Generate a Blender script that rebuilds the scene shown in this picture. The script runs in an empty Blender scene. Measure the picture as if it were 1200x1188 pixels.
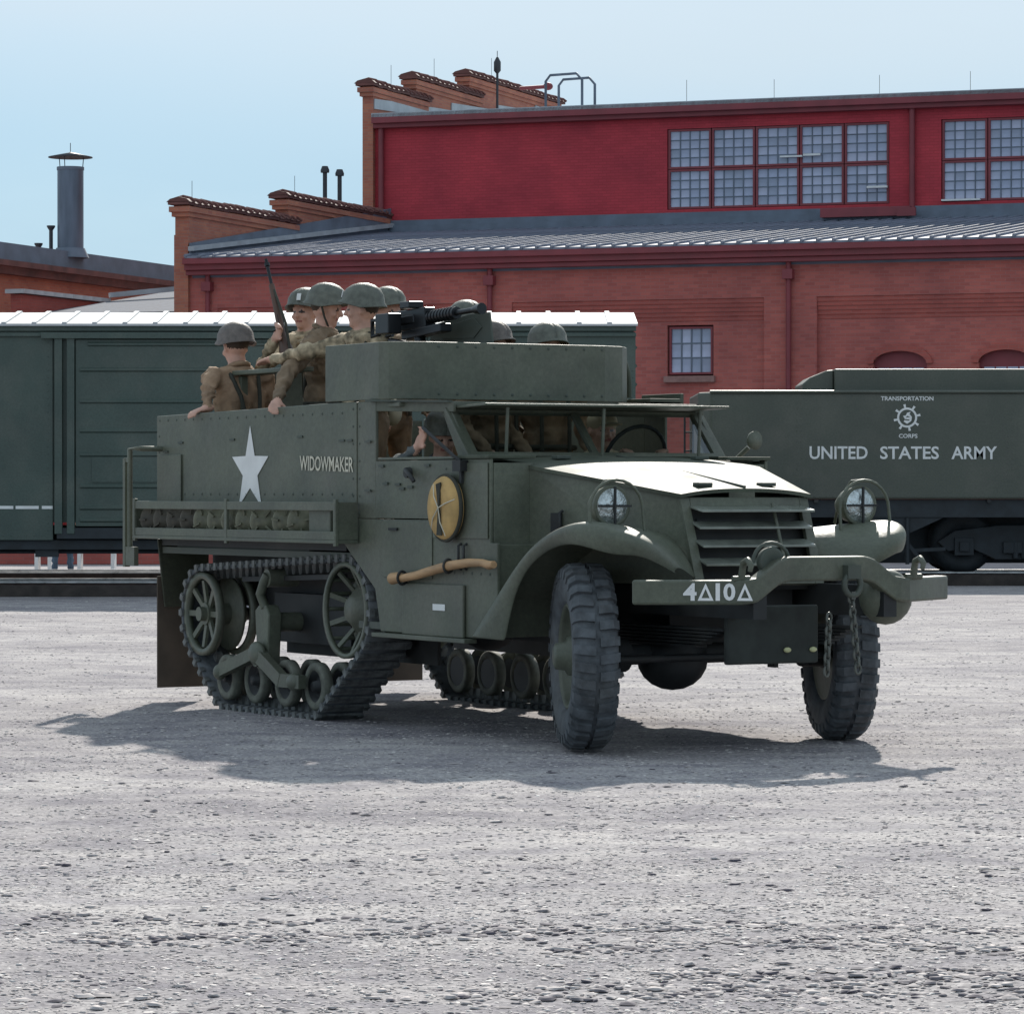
import bpy, math, random
import numpy as np
from mathutils import Vector, Matrix, noise
random.seed(7); np.random.seed(7)
R = math.radians; PI = math.pi
C = bpy.context.scene.collection
SC = bpy.context.scene

# ------------------------------------------------ camera, sky, sun, exposure
cd = bpy.data.cameras.new('camera'); cam = bpy.data.objects.new('camera', cd); C.objects.link(cam)
cam.location = (0, 0, 1.34); cam.rotation_euler = (R(90-.233), 0, 0)
cd.sensor_width = 36; cd.lens = 126; cd.clip_start = .1; cd.clip_end = 3000
SC.camera = cam
SUN_EL, SUN_AZ = R(31), math.atan2(.094, .995)          # azimuth clockwise from +Y
w = bpy.data.worlds.new('World'); SC.world = w; w.use_nodes = True
nt = w.node_tree; nt.nodes.clear()
sky = nt.nodes.new('ShaderNodeTexSky'); sky.sky_type = 'NISHITA'; sky.sun_disc = False
sky.sun_elevation = SUN_EL; sky.sun_rotation = SUN_AZ; sky.air_density = 1.0; sky.dust_density = .4; sky.ozone_density = 2.2
# thin high veil of cloud mixed over the clear sky
tc = nt.nodes.new('ShaderNodeTexCoord'); mp = nt.nodes.new('ShaderNodeMapping'); mp.inputs['Scale'].default_value = (2.2, 2.2, 9)
cn = nt.nodes.new('ShaderNodeTexNoise'); cn.inputs['Scale'].default_value = 2.0; cn.inputs['Detail'].default_value = 5
cr = nt.nodes.new('ShaderNodeValToRGB'); cr.color_ramp.elements[0].position = .38; cr.color_ramp.elements[1].position = .75
cr.color_ramp.elements[0].color = (.78, .78, .78, 1); cr.color_ramp.elements[1].color = (.90, .90, .90, 1)
mx = nt.nodes.new('ShaderNodeMixRGB'); mx.inputs[2].default_value = (3.0, 5.2, 6.9, 1)
bg = nt.nodes.new('ShaderNodeBackground'); bg.inputs[1].default_value = .10
wo = nt.nodes.new('ShaderNodeOutputWorld')
L = nt.links.new
sx = nt.nodes.new('ShaderNodeSeparateXYZ'); L(tc.outputs['Generated'], sx.inputs[0])
m1 = nt.nodes.new('ShaderNodeMath'); m1.operation = 'MULTIPLY_ADD'; m1.inputs[1].default_value = .06; L(cn.outputs[0], m1.inputs[0]); L(sx.outputs[2], m1.inputs[2])
mr = nt.nodes.new('ShaderNodeMapRange'); mr.inputs[1].default_value = .11; mr.inputs[2].default_value = .175; mr.inputs[3].default_value = 0; mr.inputs[4].default_value = .8; mr.interpolation_type = 'SMOOTHSTEP'; L(m1.outputs[0], mr.inputs[0])
vm = nt.nodes.new('ShaderNodeMixRGB'); vm.inputs[1].default_value = (3.2, 5.2, 6.9, 1); vm.inputs[2].default_value = (6.0, 6.9, 7.6, 1); L(mr.outputs[0], vm.inputs[0]); L(vm.outputs[0], mx.inputs[2])
L(tc.outputs['Generated'], mp.inputs[0]); L(mp.outputs[0], cn.inputs['Vector']); L(cn.outputs[0], cr.inputs[0])
L(cr.outputs[0], mx.inputs[0]); L(sky.outputs[0], mx.inputs[1]); L(mx.outputs[0], bg.inputs[0]); L(bg.outputs[0], wo.inputs[0])
sd = bpy.data.lights.new('sun', 'SUN'); sun = bpy.data.objects.new('sun', sd); C.objects.link(sun)
sd.energy = 5.0; sd.angle = R(.9); sd.color = (1, .95, .87)
sdir = Vector((math.sin(SUN_AZ)*math.cos(SUN_EL), math.cos(SUN_AZ)*math.cos(SUN_EL), math.sin(SUN_EL)))
sun.rotation_euler = sdir.to_track_quat('Z', 'Y').to_euler(); sun.location = (0, 60, 60)
SC.view_settings.view_transform = 'Standard'; SC.view_settings.look = 'None'
SC.view_settings.exposure = 0.18; SC.view_settings.gamma = 1

# ------------------------------------------------ materials
def mat(name, col, rough=.6, metal=0, *, grain=0, var=.12, scale=8, bump=0, bscale=60, col2=None, stretch=None, spec=.5, dust=0, coat=0):
    m = bpy.data.materials.new(name); m.use_nodes = True; t = m.node_tree; n = t.nodes; l = t.links.new
    b = n['Principled BSDF']; b.inputs['Roughness'].default_value = rough; b.inputs['Metallic'].default_value = metal
    b.inputs['Specular IOR Level'].default_value = spec
    tc = n.new('ShaderNodeTexCoord'); mp = n.new('ShaderNodeMapping'); l(tc.outputs['Object'], mp.inputs[0])
    if stretch: mp.inputs['Scale'].default_value = stretch
    no = n.new('ShaderNodeTexNoise'); no.inputs['Scale'].default_value = scale; no.inputs['Detail'].default_value = 6; l(mp.outputs[0], no.inputs['Vector'])
    rp = n.new('ShaderNodeValToRGB'); l(no.outputs[0], rp.inputs[0])
    c2 = col2 or tuple(c*(1-var*1.6) for c in col)
    rp.color_ramp.elements[0].position = .32; rp.color_ramp.elements[1].position = .68
    rp.color_ramp.elements[0].color = (*c2, 1); rp.color_ramp.elements[1].color = (*[min(1, c*(1+var*.7)) for c in col], 1)
    src = rp.outputs[0]
    if dust:
        n2 = n.new('ShaderNodeTexNoise'); n2.inputs['Scale'].default_value = 2.3; n2.inputs['Detail'].default_value = 8; l(mp.outputs[0], n2.inputs['Vector'])
        r2 = n.new('ShaderNodeValToRGB'); r2.color_ramp.elements[0].position = .45; r2.color_ramp.elements[1].position = .75; r2.color_ramp.elements[1].color = (dust,)*3+(1,)
        l(n2.outputs[0], r2.inputs[0]); mx = n.new('ShaderNodeMixRGB'); mx.inputs[2].default_value = (.20, .18, .15, 1); l(r2.outputs[0], mx.inputs[0]); l(src, mx.inputs[1]); src = mx.outputs[0]
    if grain:
        n3 = n.new('ShaderNodeTexNoise'); n3.inputs['Scale'].default_value = 38; n3.inputs['Detail'].default_value = 8; n3.inputs['Roughness'].default_value = .75; l(mp.outputs[0], n3.inputs['Vector'])
        r3 = n.new('ShaderNodeValToRGB'); r3.color_ramp.elements[0].position = .3; r3.color_ramp.elements[1].position = .7; r3.color_ramp.elements[0].color = (1-grain,)*3+(1,); r3.color_ramp.elements[1].color = (1+grain,)*3+(1,)
        l(n3.outputs[0], r3.inputs[0]); m3 = n.new('ShaderNodeMixRGB'); m3.blend_type = 'MULTIPLY'; m3.inputs[0].default_value = 1; l(src, m3.inputs[1]); l(r3.outputs[0], m3.inputs[2]); src = m3.outputs[0]
    l(src, b.inputs['Base Color'])
    rr = n.new('ShaderNodeMapRange'); rr.inputs[3].default_value = max(.03, rough-.1); rr.inputs[4].default_value = min(1, rough+.12); l(no.outputs[0], rr.inputs[0]); l(rr.outputs[0], b.inputs['Roughness'])
    if bump:
        bn = n.new('ShaderNodeTexNoise'); bn.inputs['Scale'].default_value = bscale; bn.inputs['Detail'].default_value = 4; l(mp.outputs[0], bn.inputs['Vector'])
        bu = n.new('ShaderNodeBump'); bu.inputs['Strength'].default_value = bump; bu.inputs['Distance'].default_value = .01; l(bn.outputs[0], bu.inputs['Height']); l(bu.outputs[0], b.inputs['Normal'])
    return m
OD = mat('olive_paint', (.102, .113, .080), .5, var=.18, scale=3, bump=.22, bscale=18, dust=.32, grain=.22)
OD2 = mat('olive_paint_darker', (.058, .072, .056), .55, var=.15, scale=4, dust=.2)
DOLV = mat('dusty_olive_rim', (.14, .145, .115), .75, var=.25, scale=14, dust=.4, grain=.2)
LOUV = mat('bright_louvre_paint', (.20, .215, .18), .18, var=.2, spec=.9)  # olive paled and glossed to put caught light into the slats
ODH = mat('olive_paint_hood', (.080, .092, .068), .62, var=.2, scale=4, bump=.35, bscale=4, dust=.3, spec=.13, grain=.2)
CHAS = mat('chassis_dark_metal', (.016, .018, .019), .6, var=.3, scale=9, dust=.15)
STEEL = mat('track_steel', (.11, .115, .10), .5, metal=.3, var=.3, scale=12, bump=.3)
RUB = mat('rubber', (.095, .105, .115), .8, var=.3, scale=14, bump=.3, bscale=90, dust=.35)
GUNM = mat('gun_metal', (.025, .027, .03), .35, metal=.6, var=.2)
WHITE = mat('white_lettering', (.78, .78, .76), .6, var=.06)
CREAM = mat('cream_lettering', (.62, .58, .46), .6, var=.08)
WOOD = mat('ash_wood', (.50, .30, .15), .6, var=.2, scale=5, stretch=(1, 6, 6))
RIFW = mat('rifle_wood', (.09, .045, .028), .5, var=.2)
CANV = mat('tan_canvas', (.56, .36, .14), .85, var=.2, scale=9, bump=.3)
CANVD = mat('dark_canvas', (.05, .05, .038), .9, var=.2, scale=9, bump=.3)
MINE = mat('pale_olive_metal', (.17, .17, .11), .6, var=.3, scale=12)
MINE2 = mat('dull_brown_metal', (.085, .075, .055), .7, var=.3, scale=12)
SKIN = mat('skin', (.60, .34, .25), .55, var=.12, scale=20)
EYE = mat('eye_dark', (.03, .02, .018), .3, var=.1)
LIP = mat('lips', (.36, .12, .10), .5, var=.1)
HAIR = mat('hair_dark', (.06, .035, .02), .7, var=.2)
JACK = mat('tan_jacket_cloth', (.37, .24, .15), .9, var=.25, scale=8, bump=1.0, bscale=14)
JACKO = mat('olive_wool_cloth', (.23, .16, .10), .9, var=.25, scale=8, bump=1.0, bscale=14)
JACKC = mat('mottled_tan_cloth', (.52, .41, .27), .9, var=.3, scale=16, col2=(.11, .09, .055), bump=.5, bscale=18)
JACKG = mat('grey_blue_cloth', (.11, .12, .12), .9, var=.2, scale=8, bump=.6, bscale=18)
JEAN = mat('blue_denim', (.10, .15, .21), .9, var=.2, scale=10)
REDC = mat('red_coat_cloth', (.33, .03, .035), .9, var=.2, scale=10)
HELMB = mat('helmet_brown', (.15, .125, .11), .6, var=.2, scale=30, bump=.4, bscale=120)
HELM = mat('helmet_olive', (.12, .125, .10), .55, var=.2, scale=30, bump=.3, bscale=120)
CAPT = mat('khaki_cap_cloth', (.50, .42, .28), .9, var=.1)
WEB = mat('khaki_webbing', (.52, .48, .36), .9, var=.1)
BOXG = mat('boxcar_green', (.058, .086, .072), .5, var=.12, scale=1.2, bump=.12, bscale=4, dust=.2, grain=.25)
TENG = mat('tender_green', (.078, .088, .068), .45, var=.10, scale=.8, bump=.1, bscale=3, dust=.2, grain=.25)
UNDER = mat('underframe_black', (.025, .032, .038), .65, var=.3, scale=5)
GALV = mat('galvanised_roof', (.55, .56, .57), .7, var=.12, scale=2)
ROOF = mat('grey_metal_roof', (.23, .25, .31), .7, var=.25, scale=1.4, stretch=(3, .25, 3), spec=.25)
FLASH = mat('lead_flashing', (.15, .18, .23), .7, var=.15, scale=2)
FLASHP = mat('pale_flashing', (.42, .45, .48), .5, var=.15, scale=2)
REDT = mat('red_trim_paint', (.24, .045, .055), .55, var=.12, scale=2)
TILE = mat('clay_coping', (.17, .065, .055), .75, var=.3, scale=2)
STACK = mat('stack_zinc', (.13, .16, .21), .45, metal=.4, var=.2, scale=1.5, stretch=(3, 3, .6))
BLACKP = mat('black_pipe', (.03, .032, .04), .5, var=.1)
RUBD = mat('dusty_rubber', (.15, .155, .15), .85, var=.35, scale=20, bump=.3)
RAIL = mat('rail_steel', (.55, .53, .52), .3, metal=.7, var=.2)
RUST = mat('rusty_rail_side', (.07, .045, .04), .8, var=.3, scale=9)
TIE = mat('tarred_timber', (.05, .04, .035), .9, var=.3, scale=6, bump=.5)
WHP = mat('white_paint', (.75, .75, .74), .6, var=.05)
STONE = mat('sill_stone', (.30, .17, .15), .8, var=.15)

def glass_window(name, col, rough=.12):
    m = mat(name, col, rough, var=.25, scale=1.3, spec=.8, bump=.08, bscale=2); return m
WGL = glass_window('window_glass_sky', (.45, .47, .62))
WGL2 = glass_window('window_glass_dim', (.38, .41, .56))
def clear_glass():
    m = bpy.data.materials.new('windshield_glass'); m.use_nodes = True; n = m.node_tree.nodes; l = m.node_tree.links.new; n.clear()
    o = n.new('ShaderNodeOutputMaterial'); mx = n.new('ShaderNodeMixShader'); t = n.new('ShaderNodeBsdfTransparent'); g = n.new('ShaderNodeBsdfGlossy')
    t.inputs[0].default_value = (.78, .83, .82, 1); g.inputs['Roughness'].default_value = .05; g.inputs[0].default_value = (.8, .85, .9, 1)
    lw = n.new('ShaderNodeLayerWeight'); lw.inputs[0].default_value = .5; pw_ = n.new('ShaderNodeMath'); pw_.operation = 'POWER'; pw_.inputs[1].default_value = 4; l(lw.outputs['Facing'], pw_.inputs[0]); ma = n.new('ShaderNodeMath'); ma.operation = 'MULTIPLY_ADD'; ma.inputs[1].default_value = .8; ma.inputs[2].default_value = .10; l(pw_.outputs[0], ma.inputs[0]); l(ma.outputs[0], mx.inputs[0]); l(t.outputs[0], mx.inputs[1]); l(g.outputs[0], mx.inputs[2]); l(mx.outputs[0], o.inputs[0]); return m
CGL = clear_glass()
LENS = mat('headlight_lens', (.55, .60, .60), .12, metal=.75, var=.25, scale=25, bump=1.0, bscale=45)

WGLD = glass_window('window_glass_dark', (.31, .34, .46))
def brick_mat(name, c1, c2, mortar):
    m = bpy.data.materials.new(name); m.use_nodes = True; t = m.node_tree; n = t.nodes; l = t.links.new; b = n['Principled BSDF']
    tc = n.new('ShaderNodeTexCoord'); sp = n.new('ShaderNodeSeparateXYZ'); l(tc.outputs['Object'], sp.inputs[0])
    ad = n.new('ShaderNodeMath'); l(sp.outputs[0], ad.inputs[0]); l(sp.outputs[1], ad.inputs[1]); cb = n.new('ShaderNodeCombineXYZ'); l(ad.outputs[0], cb.inputs[0]); l(sp.outputs[2], cb.inputs[1])
    br = n.new('ShaderNodeTexBrick'); l(cb.outputs[0], br.inputs['Vector']); br.inputs['Scale'].default_value = 1
    br.inputs['Brick Width'].default_value = .21; br.inputs['Row Height'].default_value = .071; br.inputs['Mortar Size'].default_value = .006
    br.inputs['Color1'].default_value = (*c1, 1); br.inputs['Color2'].default_value = (*c2, 1); br.inputs['Mortar'].default_value = (*mortar, 1); br.inputs['Bias'].default_value = -.1
    no = n.new('ShaderNodeTexNoise'); no.inputs['Scale'].default_value = .9; no.inputs['Detail'].default_value = 8; l(tc.outputs['Object'], no.inputs['Vector'])
    rp = n.new('ShaderNodeValToRGB'); rp.color_ramp.elements[0].position = .3; rp.color_ramp.elements[1].position = .7; rp.color_ramp.elements[0].color = (.80, .80, .83, 1); rp.color_ramp.elements[1].color = (1.12, 1.10, 1.06, 1); l(no.outputs[0], rp.inputs[0])
    mx = n.new('ShaderNodeMixRGB'); mx.blend_type = 'MULTIPLY'; mx.inputs[0].default_value = 1; l(br.outputs[0], mx.inputs[1]); l(rp.outputs[0], mx.inputs[2]); l(mx.outputs[0], b.inputs['Base Color'])
    b.inputs['Roughness'].default_value = .85
    bu = n.new('ShaderNodeBump'); bu.inputs['Strength'].default_value = .5; bu.inputs['Distance'].default_value = .01; bu.invert = True; l(br.outputs['Fac'], bu.inputs['Height']); l(bu.outputs[0], b.inputs['Normal'])
    return m
REDP = brick_mat('red_painted_brick', (.52, .050, .070), (.45, .043, .060), (.40, .042, .052))
BRICK = brick_mat('red_brick', (.49, .135, .112), (.38, .10, .086), (.40, .16, .14))
BRICKD = brick_mat('red_brick_darker', (.43, .105, .085), (.36, .085, .07), (.36, .13, .11))
BRICKL = brick_mat('orange_brick', (.48, .18, .11), (.40, .13, .09), (.38, .2, .15))

# ------------------------------------------------ mesh builder
class MB:
    def __init__(s): s.v = []; s.f = []; s.m = []; s.sm = []
    def add(s, v, f, smooth=False, mi=0):
        o = len(s.v); s.v += [tuple(p) for p in v]; s.f += [tuple(i+o for i in q) for q in f]; s.m += [mi]*len(f); s.sm += [smooth]*len(f); return s
    def box(s, x0, x1, y0, y1, z0, z1, mi=0):
        v = [(x, y, z) for z in (z0, z1) for y in (y0, y1) for x in (x0, x1)]
        return s.add(v, [(0, 2, 3, 1), (4, 5, 7, 6), (0, 1, 5, 4), (2, 6, 7, 3), (0, 4, 6, 2), (1, 3, 7, 5)], mi=mi)
    def obox(s, c, h, M=None, mi=0):
        M = M or Matrix(); c = Vector(c)
        v = [c + M @ Vector((x*h[0], y*h[1], z*h[2])) for z in (-1, 1) for y in (-1, 1) for x in (-1, 1)]
        return s.add(v, [(0, 2, 3, 1), (4, 5, 7, 6), (0, 1, 5, 4), (2, 6, 7, 3), (0, 4, 6, 2), (1, 3, 7, 5)], mi=mi)
    def bar(s, a, b, w, h, up=(0, 0, 1), mi=0):
        a, b = Vector(a), Vector(b); d = (b-a); n = d.normalized(); u = Vector(up); sd = n.cross(u).normalized(); u = sd.cross(n)
        v = [p + sd*x*w/2 + u*z*h/2 for p in (a, b) for x, z in ((-1, -1), (1, -1), (1, 1), (-1, 1))]
        return s.add(v, [(0, 3, 2, 1), (4, 5, 6, 7), (0, 1, 5, 4), (1, 2, 6, 5), (2, 3, 7, 6), (3, 0, 4, 7)], mi=mi)
    def tube(s, pts, r, n=8, mi=0, closed=False):
        pts = [Vector(p) for p in pts]; rs = r if isinstance(r, (list, tuple)) else [r]*len(pts); rings = []
        up = None
        for i, p in enumerate(pts):
            a = pts[(i-1) % len(pts)] if (closed or i) else p; b = pts[(i+1) % len(pts)] if (closed or i < len(pts)-1) else p
            t = (b-a).normalized()
            if up is None: up = t.orthogonal().normalized()
            up = (up - t*up.dot(t)); up = up.normalized() if up.length > 1e-5 else t.orthogonal().normalized()
            sd = t.cross(up); rings.append([p + (up*math.cos(2*PI*k/n)+sd*math.sin(2*PI*k/n))*rs[i] for k in range(n)])
        v = [q for g in rings for q in g]; f = []
        m = len(rings)
        for i in range(m if closed else m-1):
            for k in range(n):
                a = i*n+k; b = i*n+(k+1) % n; c = ((i+1) % m)*n+(k+1) % n; d = ((i+1) % m)*n+k; f.append((a, b, c, d))
        s.add(v, f, True, mi)
        if not closed:
            s.add(rings[0], [tuple(range(n-1, -1, -1))], mi=mi); s.add(rings[-1], [tuple(range(n))], mi=mi)
        return s
    def lathe(s, prof, M, n=24, mi=0, smooth=True, closed=False):   # prof (axial,radius); axis = M's X
        v = []; f = []
        for a, r in prof:
            for k in range(n): v.append(M @ Vector((a, r*math.cos(2*PI*k/n), r*math.sin(2*PI*k/n))))
        m = len(prof)
        for i in range(m if closed else m-1):
            for k in range(n):
                j = (i+1) % m; f.append((i*n+k, j*n+k, j*n+(k+1) % n, i*n+(k+1) % n))
        s.add(v, f, smooth, mi)
        if not closed:
            if prof[0][1] > 1e-4: s.add(v[:n], [tuple(range(n))], mi=mi)
            if prof[-1][1] > 1e-4: s.add(v[-n:], [tuple(range(n-1, -1, -1))], mi=mi)
        return s
    def prism(s, poly, o, u, v_, t, mi=0):   # poly in (u,v_) at o, extruded by vector t
        o, u, v_, t = map(Vector, (o, u, v_, t)); n = len(poly)
        a = [o+u*p[0]+v_*p[1] for p in poly]; b = [p+t for p in a]
        f = [tuple(range(n)), tuple(range(2*n-1, n-1, -1))] + [(i, i+n, (i+1) % n+n, (i+1) % n) for i in range(n)]
        return s.add(a+b, f, mi=mi)
    def ellip(s, c, r, M=None, nu=16, nv=10, mi=0):
        c = Vector(c); M = M or Matrix(); v = []; f = []
        for i in range(nv+1):
            t = PI*i/nv
            for k in range(nu):
                p = 2*PI*k/nu; v.append(c + M @ Vector((r[0]*math.sin(t)*math.cos(p), r[1]*math.sin(t)*math.sin(p), r[2]*math.cos(t))))
        for i in range(nv):
            for k in range(nu): f.append((i*nu+k, (i+1)*nu+k, (i+1)*nu+(k+1) % nu, i*nu+(k+1) % nu))
        return s.add(v, f, True, mi)
    def grid(s, P, mi=0, smooth=True):   # rows of points
        n = len(P[0]); v = [q for r in P for q in r]; f = [(i*n+j, i*n+j+1, (i+1)*n+j+1, (i+1)*n+j) for i in range(len(P)-1) for j in range(n-1)]
        return s.add(v, f, smooth, mi)
    def mesh(s, name, mats, base=(0, 0, 0)):
        me = bpy.data.meshes.new(name); b = Vector(base)
        me.from_pydata([tuple(Vector(p)-b) for p in s.v], [], s.f)
        for m in (mats if isinstance(mats, (list, tuple)) else [mats]): me.materials.append(m)
        me.polygons.foreach_set('material_index', s.m); me.polygons.foreach_set('use_smooth', s.sm)
        import bmesh
        bm = bmesh.new(); bm.from_mesh(me); bmesh.ops.recalc_face_normals(bm, faces=bm.faces); bm.to_mesh(me); bm.free()
        me.update(); return me

IDENT = (Vector((0, 0, 0)), 0.0)
VEH = (Vector((1.08, 19.15, 0)), R(-60.5))
BLD = (Vector((-7.4, 79, 0)), R(-20))
BASE = {}
def place(o, base, frame):
    o.location = frame[0] + Matrix.Rotation(frame[1], 3, 'Z') @ Vector(base); o.rotation_euler = (0, 0, frame[1])
def tag(o, label, cat, group=None):
    o['label'] = label; o['category'] = cat
    if group: o['group'] = group
    return o
def thing(name, label, cat, base=(0, 0, 0), frame=IDENT, group=None):
    o = bpy.data.objects.new(name, None); C.objects.link(o); o.empty_display_size = .2; place(o, base, frame); BASE[o.name] = Vector(base); return tag(o, label, cat, group)
def bev(o, w):
    md = o.modifiers.new('bevel', 'BEVEL'); md.width = w; md.segments = 2; md.limit_method = 'ANGLE'; md.angle_limit = R(40)
def part(name, mb, mats, parent, bevel=0, label=None, kind=None):
    b = BASE[parent.name]; o = bpy.data.objects.new(name, mb.mesh(name, mats, b)); C.objects.link(o); o.parent = parent; BASE[o.name] = b
    if bevel: bev(o, bevel)
    if label: o['label'] = label
    if kind: o['kind'] = kind
    return o
def solo(name, mb, mats, label, cat, base=(0, 0, 0), frame=IDENT, group=None, bevel=0):
    o = bpy.data.objects.new(name, mb.mesh(name, mats, base)); C.objects.link(o); place(o, base, frame); BASE[o.name] = Vector(base)
    if bevel: bev(o, bevel)
    return tag(o, label, cat, group)
def struct(name, mb, mats, frame=IDENT):
    o = bpy.data.objects.new(name, mb.mesh(name, mats)); C.objects.link(o); place(o, (0, 0, 0), frame); BASE[o.name] = Vector((0, 0, 0)); o['kind'] = 'structure'; return o
def inst(name, me, parent, loc, rot=None):       # a part sharing mesh data; loc in frame coordinates
    o = bpy.data.objects.new(name, me); C.objects.link(o); o.parent = parent; BASE[o.name] = BASE[parent.name]
    o.location = Vector(loc)-BASE[parent.name]
    if rot is not None: o.rotation_euler = rot
    return o
def letters(name, txt, parent, o, u, v, width, height, m, bold=0, depth=.004, font_space=1.0):
    c = bpy.data.curves.new('t', 'FONT'); c.body = txt; c.offset = bold; c.size = 1; c.space_character = font_space; c.resolution_u = 3
    ob = bpy.data.objects.new('t', c); C.objects.link(ob); dg = bpy.context.evaluated_depsgraph_get()
    me = bpy.data.meshes.new_from_object(ob.evaluated_get(dg)); bpy.data.objects.remove(ob)
    V = np.array([tuple(q.co) for q in me.vertices]); mn, mxx = V.min(0), V.max(0)
    o, u, v = map(Vector, (o, u, v)); nrm = u.cross(v)
    P = [o + u*((p[0]-mn[0])/(mxx[0]-mn[0])*width) + v*((p[1]-mn[1])/(mxx[1]-mn[1])*height) for p in V]
    mb = MB(); mb.add([p+nrm*depth for p in P], [tuple(f.vertices) for f in me.polygons])
    b = BASE[parent.name]; m2 = bpy.data.meshes.new(name); m2.from_pydata([tuple(Vector(p)-b) for p in mb.v], [], mb.f); m2.materials.append(m)
    q = bpy.data.objects.new(name, m2); C.objects.link(q); q.parent = parent; BASE[q.name] = b; return q
def Mx(c, ax):     # matrix whose X axis is ax, at c
    ax = Vector(ax).normalized(); q = Vector((1, 0, 0)).rotation_difference(ax); return Matrix.Translation(Vector(c)) @ q.to_matrix().to_4x4()

def rivets(name, parent, pts, nrm, r, m):
    nrm = Vector(nrm).normalized(); u = nrm.orthogonal().normalized(); w_ = nrm.cross(u); mb = MB()
    for p in pts:
        p = Vector(p); a = [p+(u*math.cos(t)+w_*math.sin(t))*r for t in [2*PI*i/6 for i in range(6)]]; mb.add(a+[p+nrm*r*.6], [(i, (i+1) % 6, 6) for i in range(6)], True)
    return part(name, mb, m, parent, kind='stuff')
# ------------------------------------------------ ground
def gz_np(x, y):
    fx = np.clip((9-np.abs(x))/3, 0, 1)*np.clip((y-4)/2, 0, 1)*np.clip((45-y)/4, 0, 1)
    z = .010*np.sin(x*1.3+y*.35)*np.sin(y*.9+1.3*np.sin(x*.4)) + .006*np.sin(x*4.1+1.7*np.sin(y*2.0))*np.sin(y*3.3+x) + .0035*np.sin(x*13+3*np.sin(y*5))*np.sin(y*11.0+2*np.sin(x*7))
    return z*fx - .006
def build_ground():
    xs = np.concatenate([[-1500, -400, -120, -50, -25, -15], np.arange(-10, 10.01, .07), [15, 25, 50, 120, 400, 1500]])
    ys = np.concatenate([[-300, -50, -10, 0, 3], np.arange(5, 24, .07), np.arange(24, 46, .2), [48, 52, 60, 80, 130, 300, 900, 2500]])
    X, Y = np.meshgrid(xs, ys); Z = gz_np(X, Y); n = len(xs); V = np.stack([X.ravel(), Y.ravel(), Z.ravel()], 1)
    i, j = np.meshgrid(np.arange(len(ys)-1), np.arange(n-1), indexing='ij'); a = (i*n+j).ravel()
    F = np.stack([a, a+1, a+n+1, a+n], 1)
    me = bpy.data.meshes.new('ground'); me.vertices.add(len(V)); me.vertices.foreach_set('co', V.ravel()); me.loops.add(F.size); me.loops.foreach_set('vertex_index', F.ravel().astype(np.int32))
    me.polygons.add(len(F)); me.polygons.foreach_set('loop_start', np.arange(0, F.size, 4, dtype=np.int32)); me.polygons.foreach_set('use_smooth', np.ones(len(F), bool)); me.update(); me.validate()
    m = bpy.data.materials.new('gravel_ground'); m.use_nodes = True; t = m.node_tree; nn = t.nodes; l = t.links.new; b = nn['Principled BSDF']; b.inputs['Roughness'].default_value = .95; b.inputs['Specular IOR Level'].default_value = .2
    g = nn.new('ShaderNodeNewGeometry')
    def noi(scale, det=6, st=(1, 1, 1)):
        mp = nn.new('ShaderNodeMapping'); mp.inputs['Scale'].default_value = st; l(g.outputs['Position'], mp.inputs[0]); q = nn.new('ShaderNodeTexNoise'); q.inputs['Scale'].default_value = scale; q.inputs['Detail'].default_value = det; l(mp.outputs[0], q.inputs['Vector']); return q
    def ramp(src, p0, c0, p1, c1):
        r = nn.new('ShaderNodeValToRGB'); r.color_ramp.elements[0].position = p0; r.color_ramp.elements[1].position = p1; r.color_ramp.elements[0].color = (*c0, 1); r.color_ramp.elements[1].color = (*c1, 1); l(src, r.inputs[0]); return r
    big = noi(.35, 8, (.7, 1.6, 1)); vo = nn.new('ShaderNodeTexVoronoi'); vo.inputs['Scale'].default_value = 45; l(g.outputs['Position'], vo.inputs['Vector'])
    fine = noi(46, 10)
    r1 = ramp(big.outputs[0], .3, (.285, .265, .275), .7, (.415, .392, .388)); r2 = ramp(fine.outputs[0], .3, (.50, .50, .52), .68, (1.3, 1.3, 1.28))
    mm = nn.new('ShaderNodeMixRGB'); mm.blend_type = 'MULTIPLY'; mm.inputs[0].default_value = 1; l(r1.outputs[0], mm.inputs[1]); l(r2.outputs[0], mm.inputs[2])
    rv = ramp(noi(2.6, 10, (.85, 1.25, 1)).outputs[0], .34, (.68, .67, .72), .62, (1.14, 1.13, 1.10)); m3 = nn.new('ShaderNodeMixRGB'); m3.blend_type = 'MULTIPLY'; m3.inputs[0].default_value = .9; l(mm.outputs[0], m3.inputs[1]); l(rv.outputs[0], m3.inputs[2])
    # darker damp streaks
    st = noi(.8, 5, (.6, 1.3, 1)); rs = ramp(st.outputs[0], .52, (1, 1, 1), .72, (.72, .72, .77)); m4 = nn.new('ShaderNodeMixRGB'); m4.blend_type = 'MULTIPLY'; m4.inputs[0].default_value = 1; l(m3.outputs[0], m4.inputs[1]); l(rs.outputs[0], m4.inputs[2])
    l(m4.outputs[0], b.inputs['Base Color'])
    bu = nn.new('ShaderNodeBump'); bu.inputs['Strength'].default_value = .6; bu.inputs['Distance'].default_value = .008; l(noi(42, 8).outputs[0], bu.inputs['Height']); bu2 = nn.new('ShaderNodeBump'); bu2.inputs['Strength'].default_value = .7; bu2.inputs['Distance'].default_value = .022; l(noi(5, 9, (.6, 1.3, 1)).outputs[0], bu2.inputs['Height']); l(bu.outputs[0], bu2.inputs['Normal']); l(bu2.outputs[0], b.inputs['Normal'])
    me.materials.append(m); o = bpy.data.objects.new('ground', me); C.objects.link(o); o['kind'] = 'structure'
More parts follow.
